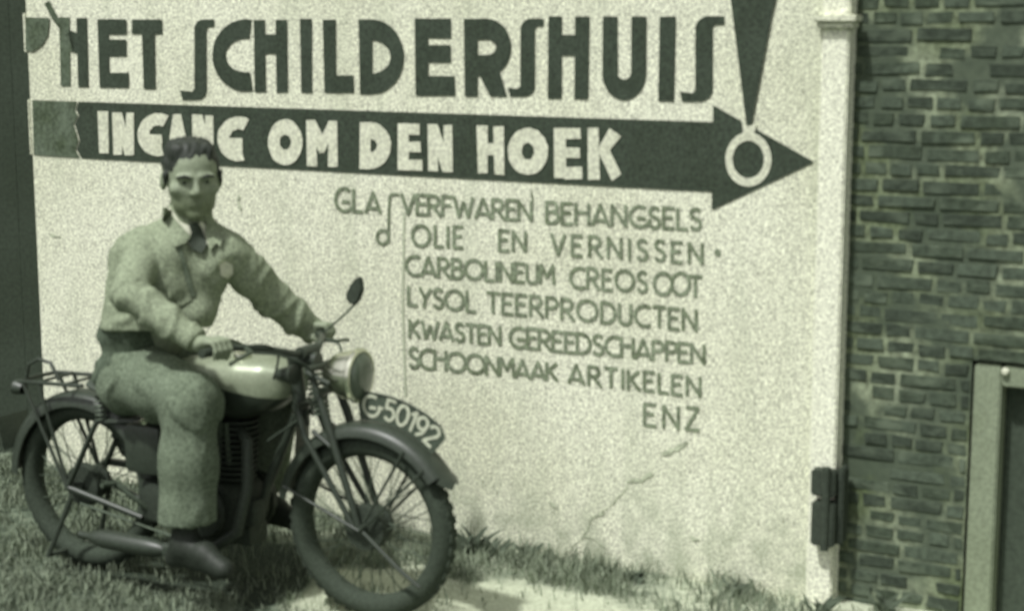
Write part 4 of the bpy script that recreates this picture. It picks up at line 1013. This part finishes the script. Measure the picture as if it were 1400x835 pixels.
# boots
for a_, f_ in ((anR, ftR), (anL, ftL)):
    bt_ = SDF(np.minimum(a_, f_)-.15, np.maximum(a_, f_)+.13, .007); heel = a_+np.array(BM_.to_3x3() @ Vector((-.045, 0, -.075)))
    fm = a_+(f_-a_)*.62+np.array([0, 0, .004]); toe = f_+np.array(BM_.to_3x3() @ Vector((.035, -.008, -.004)))
    bt_.cap(a_+np.array([0, 0, .07]), a_-np.array([0, 0, .03]), .048, .046, .03).cap(a_-np.array([0, 0, .03]), heel, .046, .036, .03).cap(a_-np.array([0, 0, .03]), fm, .046, .042, .03).cap(fm, toe, .042, .034, .02).cap(heel, toe, .030, .030, .02)
    zs = toe[2]-.030; bt_.half([0, 0, zs], [0, 0, -1], a_-.4, a_+.4)
    V, Fc = bt_.mesh(); V = smooth(V, Fc, 1, .5); bo = np_mesh('boot', V, Fc, M['boot'], man)
# ------------------------------------------------------------------ grass and weeds
def grass():
    N0 = 120000; X = rng.uniform(-3.0, 1.55, N0); Y = rng.uniform(5.05, 7.7, N0); P = np.stack([X, Y], 1)
    front = (P@WN[:2] > WD+.02) | (P@WE[:2] < S_L-.05); front &= ~((P@WE[:2] > S_R-.05) & (P@WN[:2] < WD-.04)) & (Y < SY-.03)
    sd_ = inside(P, sandG); st_ = inside(P, stripG); nearw = (P@WN[:2] < WD+.28) & (P@WE[:2] > S_L)
    patch = np.array([mnoise.noise(Vector((x*2.6, y*2.6, 1)))+.6*mnoise.noise(Vector((x*8, y*8, 4))) for x, y in P])
    left = X < ground_at(430, 800)[0]
    dens = np.where(st_, .62, np.where(sd_, .035, np.where(left, .75, .22))); right = P@WE[:2] > wall_sz(960, 780)[0]
    fwc = BW(WB, 0, 0)[:2]; dens = np.where((np.linalg.norm(P-fwc, axis=1) < .30) & (rng.uniform(0, 1, len(P)) < .7), .5, dens)
    shade_ = inside(P, shadeG); dens = np.where(shade_, .12, dens)  # thin grass over the painted shade
    dens = np.where(right & ~st_, .18, dens)*np.clip(.75+patch*.9, .02, 1)
    keep = front & (rng.uniform(0, 1, N0) < dens); P = P[keep]; pt = patch[keep]; st_ = st_[keep]
    n = len(P); Hh = rng.uniform(.02, .055, n)*(1+.7*np.clip(pt, -.5, 1))*np.where(st_, 1.5, 1)
    Z = np.array([gz(x, y) for x, y in P]); a = rng.uniform(0, 2*math.pi, n); wd = rng.uniform(.0015, .0035, n); ln = rng.uniform(.2, 1.0, n)*Hh; la = rng.uniform(0, 2*math.pi, n)
    dx, dy = np.cos(a)*wd, np.sin(a)*wd; lx, ly = np.cos(la)*ln, np.sin(la)*ln
    V = np.zeros((n, 5, 3)); 
    V[:, 0] = np.stack([P[:, 0]-dx, P[:, 1]-dy, Z-.004], 1); V[:, 1] = np.stack([P[:, 0]+dx, P[:, 1]+dy, Z-.004], 1)
    V[:, 2] = np.stack([P[:, 0]+dx*.8+lx*.35, P[:, 1]+dy*.8+ly*.35, Z+Hh*.6], 1); V[:, 3] = np.stack([P[:, 0]-dx*.8+lx*.35, P[:, 1]-dy*.8+ly*.35, Z+Hh*.6], 1)
    V[:, 4] = np.stack([P[:, 0]+lx, P[:, 1]+ly, Z+Hh], 1)
    me = bpy.data.meshes.new('grass'); me.vertices.add(n*5); me.vertices.foreach_set('co', V.astype(np.float32).ravel())
    b_ = (np.arange(n)*5)[:, None]; L = np.concatenate([b_+[0, 1, 2, 3], b_+[3, 2, 4]], 1).astype(np.int32)
    me.loops.add(n*7); me.loops.foreach_set('vertex_index', L.ravel()); me.polygons.add(n*2)
    st = np.stack([np.arange(n)*7, np.arange(n)*7+4], 1).ravel().astype(np.int32); me.polygons.foreach_set('loop_start', st); me.polygons.foreach_set('loop_total', np.tile([4, 3], n).astype(np.int32))
    me.update(calc_edges=True)
    tag(link('grass', me, M['grass']), 'short rough grass around the motorcycle and along the wall foot', 'grass', kind='stuff')
grass()
def weed(u, v, hgt, nl, label):
    g_ = ground_at(u, v); t = empty('weed', (g_[0], g_[1], gz(g_[0], g_[1])), label=label, cat='weed', group='weeds along the wall foot')
    mb = MB()
    for k in range(nl):
        a = random.uniform(0, 6.28); lean = random.uniform(.1, .6); L = hgt*random.uniform(.55, 1.05); p0 = Vector((random.uniform(-.03, .03), random.uniform(-.03, .03), -.005)); d = Vector((math.cos(a)*lean, math.sin(a)*lean, 1)).normalized()
        prev = None; side = d.cross(Vector((math.cos(a+1.4), math.sin(a+1.4), .2))).normalized()
        for i in range(6):
            q_ = i/5; c_ = p0+d*(L*q_)+Vector((math.cos(a), math.sin(a), -.6))*(L*.3*q_*q_); w_ = .009*math.sin(math.pi*(.12+.86*q_))*random.uniform(.8, 1.2)
            r_ = (mb.b.verts.new(c_-side*w_), mb.b.verts.new(c_+side*w_))
            if prev: mb.b.faces.new((prev[0], prev[1], r_[1], r_[0]))
            prev = r_
    mb.build('leaf_tuft', M['weed'], t)
weed(642, 752, .15, 26, 'tall dark weed just right of the front tyre'); weed(672, 757, .11, 22, 'broad weed clump second from the front tyre')
weed(720, 755, .08, 18, 'low weed tuft between the tyre and the wall crack'); weed(868, 790, .08, 20, 'small weed below the crack in the wall')
weed(1010, 806, .09, 20, 'weed tuft under the right part of the white wall'); weed(1120, 835, .10, 18, 'weed at the foot of the corner pilaster')
weed(1210, 838, .12, 22, 'weed growing at the foot of the brick wall')
